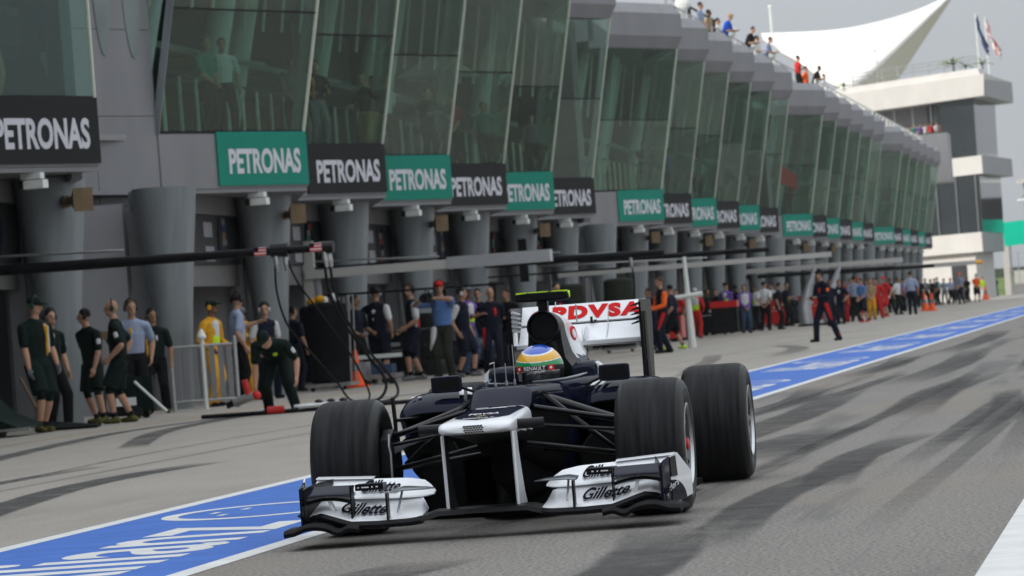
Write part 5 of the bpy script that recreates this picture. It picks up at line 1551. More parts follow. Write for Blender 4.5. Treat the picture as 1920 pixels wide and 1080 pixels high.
far = [
    (1580, 608, 525, 'navy', 'navy', 'long', 'skin', 'person in navy and white team kit behind the striding crew member', {'extras': (('chest', 'white', 0, .07, .34, .40, 1),)}),
    (1590, 604, 530, 'red', 'red', 'long', 'skin2', 'person in red overalls with a lime bib low on the front', {'coverall': True, 'extras': (('chest', 'lime', 0, .10, .02, .10, 1),)}),
    (1606, 603, 518, 'ltblue', 'black', 'long', 'skin', 'man in light blue shirt and dark grey trousers seen from behind', {'face': 170}),
    (1621, 604, 528, 'blue', 'navy', 'short', 'skin', 'person in blue shirt, navy shorts and red socks', {'shoes': 'red'}),
    (1636, 600, 532, 'tan', 'yellow', 'long', 'skin', 'person in tan and yellow clothing among the red crew', {}),
    (1648, 598, 527, 'red', 'red', 'long', 'skin', 'person in red overalls half hidden by the red suited man', {'coverall': True}),
    (1663, 594, 518, 'red', 'red', 'short', 'skin', 'man in bright red shirt and shorts with white gloves', {'shoes': 'red', 'glove': 'white', 'cap': 'red', 'hands': ((.36, -.05, .92), (-.36, -.05, .92))}),
    (1685, 590, 520, 'white', 'black', 'long', 'skin2', 'person in white shirt and wide black trousers', {'face': 60}),
    (1712, 590, 509, 'ltblue', 'navy', 'long', 'skin', 'large man in light blue shirt and navy trousers walking away', {'face': 178, 'feet': ((.10, .10), (-.10, -.12))}),
    (1738, 574, 522, 'grey', 'black', 'long', 'skin2', 'person in grey and white top behind the orange cones', {'extras': (('chest', 'white', 0, .06, .3, .42, 1),)}),
    (1749, 573, 523, 'black', 'black', 'long', 'skin3', 'dark clothed person right behind the orange cones', {}),
    (1761, 572, 520, 'teal', 'black', 'long', 'skin', 'person in green and white shirt right of the cones', {'sleeve': ('white', 'white')}),
    (1773, 571, 525, 'ltblue', 'grey', 'long', 'skin', 'person in pale blue shirt and grey trousers', {}),
    (1784, 570, 526, 'ltblue', 'black', 'long', 'skin2', 'person in pale shirt beside the doorway of the tower', {}),
    (1803, 570, 511, 'ltblue', 'navy', 'long', 'skin', 'red haired man in light blue shirt and dark trousers', {'hair': 'orange'}),
    (1816, 567, 522, 'black', 'black', 'long', 'skin3', 'black clothed person in front of the tower doorway', {}),
    (1833, 566, 513, 'orange', 'black', 'short', 'skin', 'woman in black dress with orange top', {}),
    (1844, 562, 522, 'lime', 'white', 'long', 'skin', 'person in lime high visibility jacket', {}),
    (1868, 556, 519, 'jeans', 'jeans', 'long', 'skin3', 'person in blue denim near the debris fence', {}),
    (906, 693, 541, 'navy', 'navy', 'long', 'skin', 'crew member in navy peering between the purple topped man and the bald one', {'face': 10}),
    (1330, 629, 547, 'black', 'black', 'long', 'skin2', 'dark clothed figure right of the marshal in red trousers', {}),
    (1350, 626, 541, 'navy', 'grey', 'long', 'skin', 'navy shirted figure left of the man with the red folder', {}),
    (1384, 622, 534, 'black', 'black', 'long', 'skin3', 'black clothed figure between the two purple tops', {'face': 160}),
    (1452, 612, 531, 'white', 'navy', 'long', 'skin', 'second white shirted figure, right of the one seen from behind', {}),
    (1490, 605, 528, 'green', 'black', 'long', 'skin', 'dark green clothed figure by the silver curved posts', {}),
    (1275, 640, 545, 'red', 'black', 'long', 'skin', 'red topped figure behind the white lollipop board pole', {}),
    (1225, 655, 540, 'navy', 'navy', 'long', 'skin2', 'navy clothed figure just right of the rear wing endplate', {}),
    (1560, 612, 528, 'navy', 'black', 'long', 'skin3', 'short dark figure behind the trailing leg of the striding crew member', {}),
    (1478, 604, 530, 'black', 'black', 'long', 'skin2', 'dark clothed figure between the white shirted man and the silver posts', {}),
    (1568, 600, 522, 'navy', 'navy', 'long', 'skin', 'dark figure just behind the shoulder of the striding crew member', {}),
    (1599, 594, 522, 'red', 'black', 'long', 'skin', 'figure in red top and black trousers in the second row of the red crew', {}),
    (1613, 592, 520, 'red', 'red', 'long', 'skin2', 'figure in red cap and overalls in the second row of the red crew', {'cap': 'red'}),
    (1629, 592, 524, 'black', 'black', 'long', 'skin', 'dark figure behind the person in blue shirt and shorts', {}),
    (1643, 591, 521, 'grey', 'black', 'long', 'skin', 'grey shirted figure behind the yellow and tan one', {}),
    (1674, 586, 521, 'black', 'black', 'long', 'skin3', 'dark figure right behind the bright red suited man', {}),
    (1697, 584, 522, 'purple', 'black', 'long', 'skin', 'figure in purple behind the large man walking away', {}),
    (1727, 577, 522, 'navy', 'black', 'long', 'skin', 'navy clothed figure right of the large man walking away', {}),
    (1755, 570, 522, 'red', 'grey', 'long', 'skin', 'figure in red top beyond the orange cones', {}),
    (1791, 568, 522, 'grey', 'black', 'long', 'skin2', 'grey clothed figure left of the red haired man', {}),
]
cam_M = np.array(cam_ob.matrix_world)[:3, :3]


def on_ground(px, py, z=0.0):
    d = cam_M @ np.array([px - 960, -(py - 540), -FPX])
    t = (z - CAM_H) / d[2]
    return d * t + np.array([0, 0, CAM_H])


def on_plane_x(px, py, X):
    d = cam_M @ np.array([px - 960, -(py - 540), -FPX])
    return d * (X / d[0]) + np.array([0, 0, CAM_H])


for px, fy, ty, tp, bt, lg, sk, lab, kw in far:
    p = on_ground(px, fy)
    dep = -(cam_M.T @ (p - np.array([0, 0, CAM_H])))[2]
    hh = min(1.9, max(1.6, (fy - ty) * dep / FPX))
    kw = dict(kw); fc = kw.pop('face', random.uniform(-50, 50))
    person(lab, p[0], p[1], hh, D(fc), tp, bt, lg, skin=sk, group=GP, **kw)
GR = 'spectators on the roof terrace'
rail_h = ((.2, -.42, 1.08), (-.16, -.44, 1.08))
for px, py, X, tp, bt, lab, kw in [
    (1330, 55, -15.3, 'tan', 'black', 'spectator in brown with dark hair at the end of the roof railing', {'skin': 'skin3'}),
    (1345, 58, -15.5, 'white', 'white', 'spectator in white just left of the blue shirted man', {}),
    (1358, 58, -15.0, 'brightblue', 'jeans', 'spectator in bright blue shirt and pale cap leaning on the roof rail', {'cap': 'tan', 'lean': .35}),
    (1400, 82, -15.0, 'black', 'grey', 'black shirted spectator leaning forward on the roof rail', {'lean': .4}),
    (1434, 100, -15.0, 'ltblue', 'black', 'spectator in pale shirt crouching at the rail end', {'lean': .35}),
    (1497, 150, -15.0, 'red', 'black', 'red shirted spectator standing against the white canopy', {'face': 120}),
    (1526, 150, -15.0, 'black', 'navy', 'dark clothed spectator right of the red shirted one', {'lean': .4, 'skin': 'skin3'}),
    (1312, 45, -15.2, 'ltblue', 'black', 'spectator in pale blue shirt inside the dark roof frame', {}),
    (1420, 92, -15.2, 'white', 'black', 'spectator in white between the two leaning men on the roof', {}),
    (1511, 152, -15.4, 'orange', 'black', 'orange topped spectator between the red shirted and the dark one', {}),
    (1545, 158, -15.2, 'white', 'black', 'spectator in white at the lower end of the roof group', {}),
]:
    p = on_plane_x(px, py, X)
    kw = dict(kw); fc = kw.pop('face', 75)
    person(lab, X, p[1], 1.72, D(fc), tp, bt, 'long', z=9.75, hands=rail_h if 'lean' in kw else None, group=GR, **kw)
GB = 'people behind the balcony glass'
for X, y, tp, bt, lab, fc, kw in [
    (-16.25, 55.6, 'black', 'white', 'woman in black and white checked dress on the left balcony', 100, {'legs': 'short', 'shoes': 'white', 'skin': 'skin'}),
    (-16.2, 52.4, 'white', 'tan', 'figure in pale clothes at the far left of the balcony', 60, {}),
    (-16.1, 64.6, 'teal', 'navy', 'dark haired man in teal shirt behind the first green board', 60, {}),
    (-15.95, 65.2, 'white', 'navy', 'man in white striped shirt behind the balcony glass', 30, {}),
    (-16.1, 71.3, 'grey', 'black', 'dark haired person in grey looking down over the black board', 20, {'skin': 'skin3'}),
    (-15.9, 72.4, 'navy', 'grey', 'man in navy shirt with yellow stripe on the balcony', 40, {'extras': (('chest', 'yellow', -.1, .02, .1, .46, 1),), 'hands': ((.1, -.3, 1.2), (-.2, -.2, 1.1))}),
    (-16.0, 78.4, 'black', 'black', 'dark figure on the balcony above the second green board', -20, {'skin': 'skin2'}),
    (-16.0, 84.6, 'grey', 'tan', 'person in grey with tan trousers behind the glass', 30, {}),
    (-16.0, 85.6, 'purple', 'black', 'person in purple behind the glass above the third black board', 0, {}),
    (-15.9, 58.9 + 20.0, 'white', 'black', 'person in white above the left part of the second green board', 20, {}),
    (-16.0, 77.6, 'olive', 'tan', 'person in olive behind the glass left of the one in white', -30, {'cap': 'tan'}),
    (-15.9, 86.6, 'red', 'black', 'red topped person behind the glass by the parasol', 10, {}),
    (-15.9, 83.7, 'black', 'navy', 'black clothed person under the parasol on the balcony', 40, {}),
    (-15.9, 90.9, 'teal', 'black', 'teal shirted person near the end of the first glass row', 10, {}),
    (-15.9, 98.0, 'grey', 'black', 'grey clothed person in the last bay of the first glass row', 10, {}),
    (-15.9, 119.6, 'black', 'black', 'dark figure in the first bays of the second glass row', 10, {}),
    (-15.9, 133.2, 'white', 'navy', 'white topped figure in the second glass row', 10, {}),
    (-16.0, 91.8, 'blue', 'navy', 'person in blue near the end of the first glass row', 20, {}),
    (-16.0, 126.8, 'blue', 'black', 'person in blue at the second row of glass', 0, {}),
    (-16.0, 140, 'black', 'black', 'group member in black at the second row of glass', 20, {}),
    (-16.0, 147.5, 'ltblue', 'black', 'person in pale blue by the end of the second row of glass', 0, {}),
    (-16.0, 169.5, 'red', 'grey', 'person in red at the start of the third row of glass', 0, {}),
    (-16.0, 176.8, 'red', 'red', 'second person in red in the third row of glass', 0, {}),
]:
    lg = kw.pop('legs', 'long')
    person(lab, X, y, 1.72, D(fc), tp, bt, lg, z=4.6, group=GB, **kw)
GT = 'spectators on the tower terrace'
for i, (tp, sk, lab) in enumerate([('tan', 'skin3', 'spectator in brown at the left of the tower terrace'), ('teal', 'skin', 'spectator in green on the tower terrace'), ('purple', 'skin', 'spectator in purple on the tower terrace'),
                                   ('white', 'skin2', 'spectator in white in the middle of the tower terrace'), ('red', 'skin', 'spectator in red low on the tower terrace'), ('white', 'skin', 'spectator in white and red at the right of the tower terrace'), ('navy', 'skin', 'spectator in navy at the right end of the tower terrace')]):
    person(lab, -18.6 + .45 * i, 293.9 - .50 * i, 1.7, D(20), tp, 'navy', 'long', skin=sk, z=11.9, group=GT)

# driver: seated in the cockpit, helmet with visor
drv = person('driver in a blue, yellow and green helmet seated in the racing car', 0, 0, 1.76, 0.028, 'navy', 'navy', 'long', near=True, coverall=True, hair=None, lean=-.45, hands=((.10, -.40, 1.28), (-.10, -.40, 1.28)), nolegs=True, nohead=True, head_pitch=.25, z=0)
cl = (-.008, 1.385)
ca, sa = math.cos(.028), math.sin(.028)
hx_, hy_ = -3.327 + ca * cl[0] - sa * cl[1], 19.067 + sa * cl[0] + ca * cl[1]
drv.location = (hx_, hy_ - .33, -.845)
HC = Vector((hx_, hy_, .746))
hm = MB()
NU, NV = 180, 150
for j in range(NV + 1):
    th = math.pi * j / NV
    for i in range(NU):
        a = 2 * math.pi * i / NU
        x_, y_, z_ = math.sin(th) * math.sin(a), -math.sin(th) * math.cos(a), math.cos(th)
        e = 1.0
        rz = .136 if z_ > 0 else .150
        chin = 1.0 + (.10 * max(0, -y_) * max(0, -z_ + .1))
        hm.v.append((.134 * x_ * (1 - .10 * max(0, -z_)), .156 * y_ * chin, rz * z_))
front = lambda c: max(0.0, -c[1] / .156)
for j in range(NV):
    for i in range(NU):
        i2 = (i + 1) % NU
        hm.f.append([j * NU + i, j * NU + i2, (j + 1) * NU + i2, (j + 1) * NU + i])
        c = np.mean([hm.v[q] for q in hm.f[-1]], 0)
        ang = abs(math.atan2(c[0], -c[1])) / math.pi          # 0 front .. 1 back
        sw = math.sin(ang * math.pi) ** 2
        z1 = .078 + .030 * sw
        zb = z1 - .006; zy = .044 + .016 * sw; zg = zy - .004
        z = c[2]
        if z > z1 + .006: m_ = 0
        elif z > zb + .003: m_ = 3
        elif z > zy: m_ = 1
        elif z > zg: m_ = 3
        elif z > .024 or (ang > .62 and z > -.04): m_ = 2
        elif z > -.004 and ang < .62: m_ = 4
        elif z > -.075 and ang < .36: m_ = 5
        else: m_ = 4
        hm.m.append(m_)
hel = hm.obj('helmet', [helmet_blue, helmet_yellow, helmet_green, white_print, black_plastic, visor], drv, True, 80)
kk = drv.scale[0]
hel.matrix_parent_inverse = Matrix.Identity(4)
rel = Matrix.Rotation(-.028, 4, 'Z') @ Matrix.Translation(HC - drv.location)
hl = Matrix.Rotation(-.028, 3, 'Z') @ (HC - drv.location)
hel.location = hl / kk
hel.scale = (1 / kk,) * 3


def on_helmet(x0, x1, z0, z1, lift=.0015):
    def fn(a, b):
        x = x0 + (x1 - x0) * a; z = z0 + (z1 - z0) * b
        rz = .136 if z > 0 else .150
        R2 = 1 - (x / .134) ** 2 - (z / rz) ** 2
        return (x, -.156 * math.sqrt(max(R2, .01)) - lift, z)
    return fn


lt = text_obj('visor_lettering', 'RENAULT', on_helmet(-.066, .052, -.001, .021), white_print, hel, .015)
for x0, x1 in ((-.110, -.078), (.064, .096)):
    f_ = on_helmet(x0, x1, -.0045, .0245, .003)
    MB().loft([[f_(a, 0), f_(a, 1)] for a in (0, .33, .66, 1)], False, False, closed=False).obj('visor_patch', red_print, hel)
    f_ = on_helmet(x0, x1, -.0045, .0245, .0042)
    MB().add([f_(.5 + .22 * math.cos(q), .42 + (.16 if math.sin(q) < 0 else .36) * math.sin(q)) for q in [2 * math.pi * k / 14 for k in range(14)]], [list(range(14))]).obj('visor_flame', white_print, hel)

# ================================================================== PIT EQUIPMENT
def boom(label, y, x0, x1, z, m, r=(.07, .06), post=None, flags=(), hoses=(), extra_bar=None, tip=None, box=None):
    """overhead gantry arm reaching from the garage front across the working lane"""
    t = thing('pit_gantry', label, 'gantry', (x0, y, 0), 0, 'overhead pit gantries')
    L = x1 - x0
    if box: MB().box(0, L, -box[0], box[0], z - box[1], z + box[1]).obj('boom_arm', m, t)
    else: MB().tube([(0, 0, z + .03), (L * .5, 0, z), (L, 0, z - .03)], [r[0], r[0], r[1]], 10).obj('boom_arm', m, t, True)
    MB().tube([(-1.2, .05, z + .30), (L * .55, .05, z + .16)], .018, 6).obj('stay_cable', steel, t)
    if extra_bar: MB().tube([(0, .3, z - extra_bar), (L * .8, .3, z - extra_bar - .03)], .022, 8).obj('lower_bar', carbon_matt, t)
    MB().tube([(.25, .0, 0), (.18, 0, z)], .09, 10).obj('rear_post', panel_grey if m is not carbon_matt else carbon_matt, t)
    for fx, in flags:
        f = MB().box(fx - .085, fx + .085, -.085, -.08, z - .075, z + .045).obj('flag_patch', white_print, t)
        for k in range(3): MB().box(fx - .085, fx + .085, -.089, -.0855, z - .07 + k * .042, z - .05 + k * .042).obj('red_stripe', red_print, f)
        MB().box(fx - .085, fx - .02, -.092, -.0895, z - .01, z + .045).obj('blue_canton', navy_print, f)
    for pts, rr in hoses:
        MB().tube(smooth_line(pts), rr, 7).obj('air_hose', carbon_matt, t, True)
        a = pts[0]
        MB().tube([(a[0], a[1], a[2] + .02), (a[0] + .01, a[1], a[2] - .16), (a[0] + .02, a[1], a[2] - .26)], [.035, .045, .03], 8).obj('hose_fitting', steel, t)
    if post:
        for px, pw, pz in post: MB().box(px - pw, px + pw, -.08, .08, 0, pz).obj('front_post', panel_white, t)
    if tip: MB().tube([(L, 0, z), (L + .35, 0, z)], .10, 10).obj('tip_lamp', tip, t)
    return t


def smooth_line(P, k=6):
    P = [Vector(p) for p in P]; out = []
    for i in range(len(P) - 1):
        p0, p1, p2, p3 = P[max(i - 1, 0)], P[i], P[i + 1], P[min(i + 2, len(P) - 1)]
        for j in range(k):
            u = j / k
            out.append(.5 * ((2 * p1) + (p2 - p0) * u + (2 * p0 - 5 * p1 + 4 * p2 - p3) * u * u + (3 * p1 - p0 - 3 * p2 + p3) * u ** 3))
    return out + [P[-1]]


def hang(x, y, z, pts): return [(x, y, z)] + [(x + a, y + b, c) for a, b, c in pts]


gb = boom('long black overhead gantry with two flag patches and hanging hoses at the left', 52.6, -18.2, -11.48, 2.27, carbon_matt, (.075, .05),
          flags=((5.70,), (6.50,)), hoses=[(hang(5.90, -.02, 2.22, [(-.02, 0, 1.7), (.08, .1, 1.2), (.35, .2, .8), (.7, .2, .35), (.95, .1, .06), (1.6, -.3, .03)]), .016),
                                            (hang(6.02, .05, 2.22, [(.15, 0, 1.8), (.45, .1, 1.3), (.8, .2, .7), (1.0, .3, .15), (.9, .2, .02)]), .015),
                                            (hang(6.60, -.02, 2.22, [(.02, 0, 1.7), (.15, .2, 1.2), (.4, .5, .7), (.62, .6, .3), (.5, .5, .05), (.1, .3, .03)]), .022),
                                            (hang(6.65, .05, 2.22, [(.05, 0, 1.6), (.25, .2, 1.0), (.55, .5, .5), (.72, .6, .2), (.66, .3, .04), (.2, .0, .03)]), .02)])
MB().tube([(5.84, 0, 2.26), (6.08, 0, 2.255)], .10, 10).obj('end_block', black_plastic, gb)
MB().tube([(6.52, 0, 2.245), (6.74, 0, 2.24)], .085, 10).obj('end_block', black_plastic, gb)
gw = boom('pale grey box section gantry with a white post in front of the navy crew', 72.4, -16.35, -11.6, 2.20, panel_white, post=((.06, .11, 2.85),), box=(.14, .085), extra_bar=.42)
MB().box(2.8, 4.8, -.17, .17, 2.10, 2.33).obj('boom_sleeve', silver, gw)
MB().box(-.2, 4.8, -.02, .03, 2.30, 2.335).obj('cable_tray', carbon_matt, gw)
gk = boom('black twin tube gantry behind the racing car', 88, -16.8, -11.4, 2.36, carbon_matt, (.09, .07), extra_bar=.28,
          hoses=[(hang(4.6, 0, 2.3, [(.05, 0, 1.7), (.0, .1, 1.0), (.2, .2, .3), (.5, .2, .03)]), .02)])
MB().box(2.0, 2.2, -.05, .05, 1.9, 2.9).obj('clamp', carbon_matt, gk)
boom('pale gantry with bright upper face in the second team area', 100, -15.8, -8.6, 2.12, panel_white, box=(.12, .065), extra_bar=None)
boom('black gantry just above the pale one in the second team area', 104, -17.0, -10.6, 2.46, carbon_matt, (.08, .06))
boom('pale grey gantry over the red clothed crew', 145, -16.5, -9.8, 2.20, panel_white, box=(.14, .09))
boom('black gantry over the far crew', 150, -17, -10.5, 2.0, carbon_matt, (.08, .07))
boom('farthest white gantry with an orange tip', 200, -16, -9.75, 2.22, panel_white, box=(.16, .11), tip=pm('amber_lamp', (.9, .42, .04), .4))
boom('dark gantry between the two far white ones', 185, -17, -11, 2.15, carbon_matt, (.10, .08))

t = thing('curved_posts', 'pair of curved silver hose posts left of the striding crew member', 'hose stand', (-13.2, 141, 0))
for k in range(2):
    MB().tube([(.9 * k, 0, 0), (-.05 + .9 * k, 0, .7), (.15 + .9 * k, 0, 1.4), (.45 + .9 * k, 0, 2.1)], [.24, .26, .13, .08], 10).obj('curved_post', silver, t, True)
MB().box(-.3, 1.3, -.3, .3, 0, .08).obj('foot_base', carbon_matt, t)


def tyre_stack(x, y, h, label, m=None, top=True):
    t = thing('covered_tyre_stack', label, 'tyre stack', (x, y, 0), 0, 'covered tyre stacks on trolleys')
    rings = []
    for z, r in ((.14, .36), (.16, .38), (.5, .37), (.52, .39), (.9, .38), (.93, .40), (1.3, .38), (h - .06, .36), (h, .28)):
        rings.append([(r * math.cos(q), r * math.sin(q) * .9, z) for q in [2 * math.pi * k / 18 for k in range(18)]])
    MB().loft(rings).obj('cover', m or CLOTH['black'], t, True)
    MB().box(-.42, .42, -.40, .40, .07, .13).obj('trolley_base', steel, t)
    MB().tube([(.40, -.2, .1), (.46, -.2, h + .1), (.46, .2, h + .1), (.40, .2, .1)], .016, 6).obj('trolley_handle', steel, t)
    for sx in (-.3, .3): MB().lathe([(.01, -.03), (.065, -.03), (.065, .03), (.01, .03)], (sx, -.3, .066), 'x', 12).obj('castor', black_plastic, t)
    if top:
        MB().ball((-.12, 0, h + .06), (.10, .09, .08), 10).obj('wheel_gun_handle', CLOTH['yellow'], t)
        MB().ball((.14, .0, h + .07), (.07, .06, .09), 10).obj('gauge', lamp_white, t)
    return t


tyre_stack(-15.95, 71.4, 1.6, 'black covered tyre stack left of the white gantry post')
tyre_stack(-15.25, 69.0, 1.62, 'black covered tyre stack right of the white gantry post')
tyre_stack(-14.3, 92.0, 1.8, 'grey black covered stack seen above the rear wing, left of a pair', CLOTH['olive'], False)
tyre_stack(-13.9, 97.5, 1.9, 'grey black covered stack seen above the rear wing, right of a pair', CLOTH['olive'], False)


bare_tyre = MB().lathe([(.2, -.14), (.3, -.16), (.33, -.12), (.34, -.05), (.34, .05), (.33, .12), (.3, .16), (.2, .14)], (0, 0, 0), 'z', 20).mesh(tyre_wall, True)
for k, (bx, by, n_) in enumerate(((-15.3, 79.3, 4), (-15.1, 84.5, 4), (-15.2, 98, 3), (-15.2, 105, 4), (-15.0, 112.5, 4), (-15.2, 119.5, 3), (-15.1, 140, 4), (-15.2, 152, 4), (-15.1, 158, 3), (-15.0, 176, 4))):
    t = thing('bare_tyre_stack', '%s bare black tyres stacked on edge of the garages, %s stack from the camera' % (('three', 'four')[n_ - 3], ('nearest', 'second', 'third', 'fourth', 'fifth', 'sixth', 'seventh', 'eighth', 'ninth', 'farthest')[k]), 'tyre stack', (bx, by, 0), 0, 'bare tyre stacks along the garages')
    for j in range(n_):
        o = link('tyre', bare_tyre, t, (.02 * (j % 2), .015 * (j % 3), .17 + .33 * j))


def flight_case(x, y, w, h, label, colour):
    t = thing('flight_case', label, 'equipment case', (x, y, 0), RAD(-6 + 3 * (int(y) % 5)), 'equipment cases along the garages')
    MB().box(-w, w, -.3, .3, .12, h).obj('case_body', colour, t)
    for sx in (-w, w - .03):
        MB().box(sx, sx + .03, -.306, -.301, .12, h).obj('corner_edge', steel, t)
    MB().box(-w, w, -.305, -.3005, h * .62, h * .62 + .025).obj('lid_seam', steel, t)
    MB().box(-.1, .1, -.31, -.302, h * .72, h * .80).obj('latch', silver, t)
    MB().box(-w - .02, w + .02, -.32, .32, h + .001, h + .03).obj('lid', carbon_matt, t)
    for sx in (-w + .1, w - .1): MB().lathe([(.01, -.03), (.055, -.03), (.055, .03), (.01, .03)], (sx, -.26, .058), 'x', 10).obj('castor', black_plastic, t)


for k, (x, y, w, h, lab, colr) in enumerate((
        (-15.4, 76.2, .35, .95, 'black equipment case nearest the navy crew', CLOTH['black']), (-15.3, 87.0, .45, 1.1, 'tall black equipment case behind the rear wing', CLOTH['black']),
        (-15.2, 101.5, .5, .9, 'dark blue equipment case left of the lollipop board', CLOTH['navy']), (-15.2, 108.5, .4, 1.2, 'tall dark case between two bare tyre stacks of the second row', CLOTH['black']),
        (-15.1, 116.0, .5, .8, 'low red topped case near the red trousered marshal', red_gloss), (-15.3, 129.5, .5, 1.1, 'dark case behind the marshals in vests', CLOTH['black']),
        (-15.2, 136.5, .5, 1.3, 'tall black case left of the silver curved posts', CLOTH['black']), (-15.1, 149.0, .5, 1.0, 'red case behind the striding crew member', CLOTH['red']),
        (-15.1, 164.0, .6, 1.1, 'dark red case behind the far red crew', CLOTH['red']), (-15.1, 182.0, .6, 1.2, 'large black case under the far white gantry', CLOTH['black']))):
    flight_case(x, y, w, h, lab, colr)


def cone(x, y, label, s=1.0):
    t = thing('traffic_cone', label, 'cone', (x, y, 0), 0, 'orange cones on the apron')
    MB().loft([[(w * a * s, w * b * s, z * s) for a, b in ((-1, -1), (1, -1), (1, 1), (-1, 1))] for w, z in ((.2, 0), (.2, .045))]).obj('base', orange_cone, t)
    MB().lathe([(.15 * s, .045 * s), (.105 * s, .32 * s)], (0, 0, 0), 'z', 18, cap=True).obj('cone_body', orange_cone, t, True)
    MB().lathe([(.105 * s, .3201 * s), (.078 * s, .48 * s)], (0, 0, 0), 'z', 18, cap=True).obj('pale_band', CLOTH['grey'], t, True)
    MB().lathe([(.078 * s, .4801 * s), (.035 * s, .74 * s)], (0, 0, 0), 'z', 18, cap=True).obj('cone_tip', orange_cone, t, True)


cone(-15.0, 70.0, 'orange cone with grey band beside the low silver trolley', .95)
p = on_ground(1735, 583); cone(p[0], p[1], 'left of the two orange cones standing in the far apron', 1.15)
p = on_ground(1748, 583); cone(p[0], p[1], 'right of the two orange cones standing in the far apron', 1.15)
p = on_ground(1849, 562); cone(p[0], p[1], 'single farthest orange cone at the tower end', 1.3)

t = thing('crowd_barrier', 'grey metal crowd barrier beside the yellow marshal', 'barrier', (-15.35, 58.0, 0), RAD(8))
for x in (0, .50, 1.0): MB().tube([(x, 0, 0), (x, 0, 1.12)], .035, 8).obj('barrier_post', lamp_white if x == .5 else steel, t)
for z in (.15, 1.0): MB().tube([(0, 0, z), (1.0, 0, z)], .022, 8).obj('barrier_rail', steel, t)
for k in range(7): MB().box(.06 + k * .135, .14 + k * .135, -.012, .012, .16, .99).obj('barrier_slat', panel_grey, t)
MB().lathe([(.06, 1.10), (.075, 1.14), (.02, 1.26)], (.5, 0, 0), 'z', 12, cap=True).obj('post_cap', lamp_white, t)
t = thing('jack_trolley', 'tall thin jack trolley with hose leaning by the stair wall', 'trolley', (-15.6, 54.9, 0), RAD(10))
for x in (0, .28): MB().tube([(x, .1, .1), (x * .5 + .05, 0, 1.35)], .022, 8).obj('upright', steel, t)
MB().box(-.1, .5, -.25, .25, .05, .12).obj('base_plate', carbon_matt, t)
MB().box(.1, .75, -.2, .2, .12, .62).obj('battery_box', CLOTH['green'], t)
MB().box(.2, .5, -.22, -.205, .2, .32).obj('box_label', white_print, t)
MB().tube([(.06, -.02, 1.3), (.25, -.05, .9), (.4, -.1, .62), (.9, -.2, .15)], .018, 6).obj('hose', carbon_matt, t)
MB().tube([(.5, -.3, .55), (.95, -.35, .08)], .02, 6).obj('lever', lamp_white, t)
MB().box(.0, .14, -.06, .02, 1.2, 1.32).obj('gauge_box', horn_tan, t)
for x in (0, .5): MB().lathe([(.01, -.03), (.09, -.03), (.09, .03), (.01, .03)], (x, -.27, .09), 'y', 12).obj('castor', black_plastic, t)
t = thing('covered_equipment', 'sloping dark green cover over equipment at the left edge', 'cover', (-15.75, 48.0, 0))
MB().prism([(-.9, 0, .12), (.95, 0, .12), (.55, 0, .30), (-.2, 0, 1.05), (-.9, 0, 1.15)], (0, 1.2, 0)).obj('cover', CLOTH['green'], t)
MB().tube([(-.75, -.02, .75), (.1, -.02, .45), (.5, -.02, .22), (.52, -.02, .02)], .018, 6).obj('frame_tube', silver, t)
MB().tube([(-.2, -.03, .95), (.45, -.03, .36)], .012, 6).obj('piping', lamp_white, t)
MB().tube([(-.9, 0, .08), (1.1, 0, .10)], .02, 6).obj('ground_rail', steel, t)
for x in (-.6, .7): MB().lathe([(.01, -.03), (.07, -.03), (.07, .03), (.01, .03)], (x, .02, .07), 'y', 12).obj('castor', black_plastic, t)
t = thing('wheel_gun', 'red and silver wheel gun held low by the bending mechanic', 'wheel gun', (-12.28, 50.35, .26))
MB().tube([(0, 0, 0), (-.05, -.02, .24)], .045, 10).obj('grip', red_gloss, t)
MB().tube([(-.22, 0, -.06), (.06, 0, .02)], .06, 12).obj('barrel', steel, t)
MB().tube([(-.32, 0, -.09), (-.22, 0, -.06)], .045, 12).obj('socket', carbon, t)
MB().ball((.10, 0, .02), .065, 10).obj('regulator', red_gloss, t)
t = thing('air_line', 'dark hose with red and silver couplings lying on the apron', 'hose', (-12.1, 50.9, .03))
MB().tube([(-1.0, 0, 0), (-.2, -.15, 0), (.5, 0, 0), (1.2, .3, 0), (2.2, .5, 0)], .03, 8).obj('hose', carbon_matt, t, True)
MB().tube([(-.05, -.13, .03), (.18, -.09, .03)], .055, 10).obj('red_coupling', red_gloss, t)
MB().tube([(.3, -.05, .04), (.9, .17, .04)], .045, 10).obj('silver_coupling', steel, t)
for k in range(3): MB().ball((.62 + .16 * k, .1 + .05 * k, .07), (.07, .06, .06), 8).obj('knob', black_plastic, t)
t = thing('dust_pan', 'flat black scoop lying on the ground at the left', 'scoop', (-14.9, 50.4, 0), RAD(15))
MB().prism([(-.3, -.2, .01), (.45, -.25, .01), (.5, .15, .015), (-.2, .25, .1)], (0, 0, .03)).obj('pan', CLOTH['black'], t)
MB().tube([(-.25, 0, .08), (-.55, .1, .75)], .02, 6).obj('handle', horn_tan, t)
t = thing('pit_board_pole', 'slanting white pole between the tyre stacks and the orange cone', 'pole', (-15.25, 70.4, 0))
MB().tube([(-.42, 0, 1.05), (.14, 0, .05)], .022, 8).obj('shaft', lamp_white, t)
MB().tube([(-.44, 0, 1.08), (-.40, 0, 1.02)], .03, 8).obj('end_cap', black_plastic, t)
t = thing('low_trolley', 'low silver trolley with parts behind the orange cone', 'trolley', (-15.2, 71.6, 0))
MB().box(-.6, .7, -.35, .35, .12, .2).obj('deck', steel, t)
MB().box(-.5, .1, -.2, .2, .2, .45).obj('tool_case', silver, t)
MB().box(.2, .6, -.25, .2, .2, .38).obj('parts_box', CLOTH['jeans'], t)
MB().box(-.6, .7, .3, .33, .5, .58).obj('push_bar', lamp_white, t)
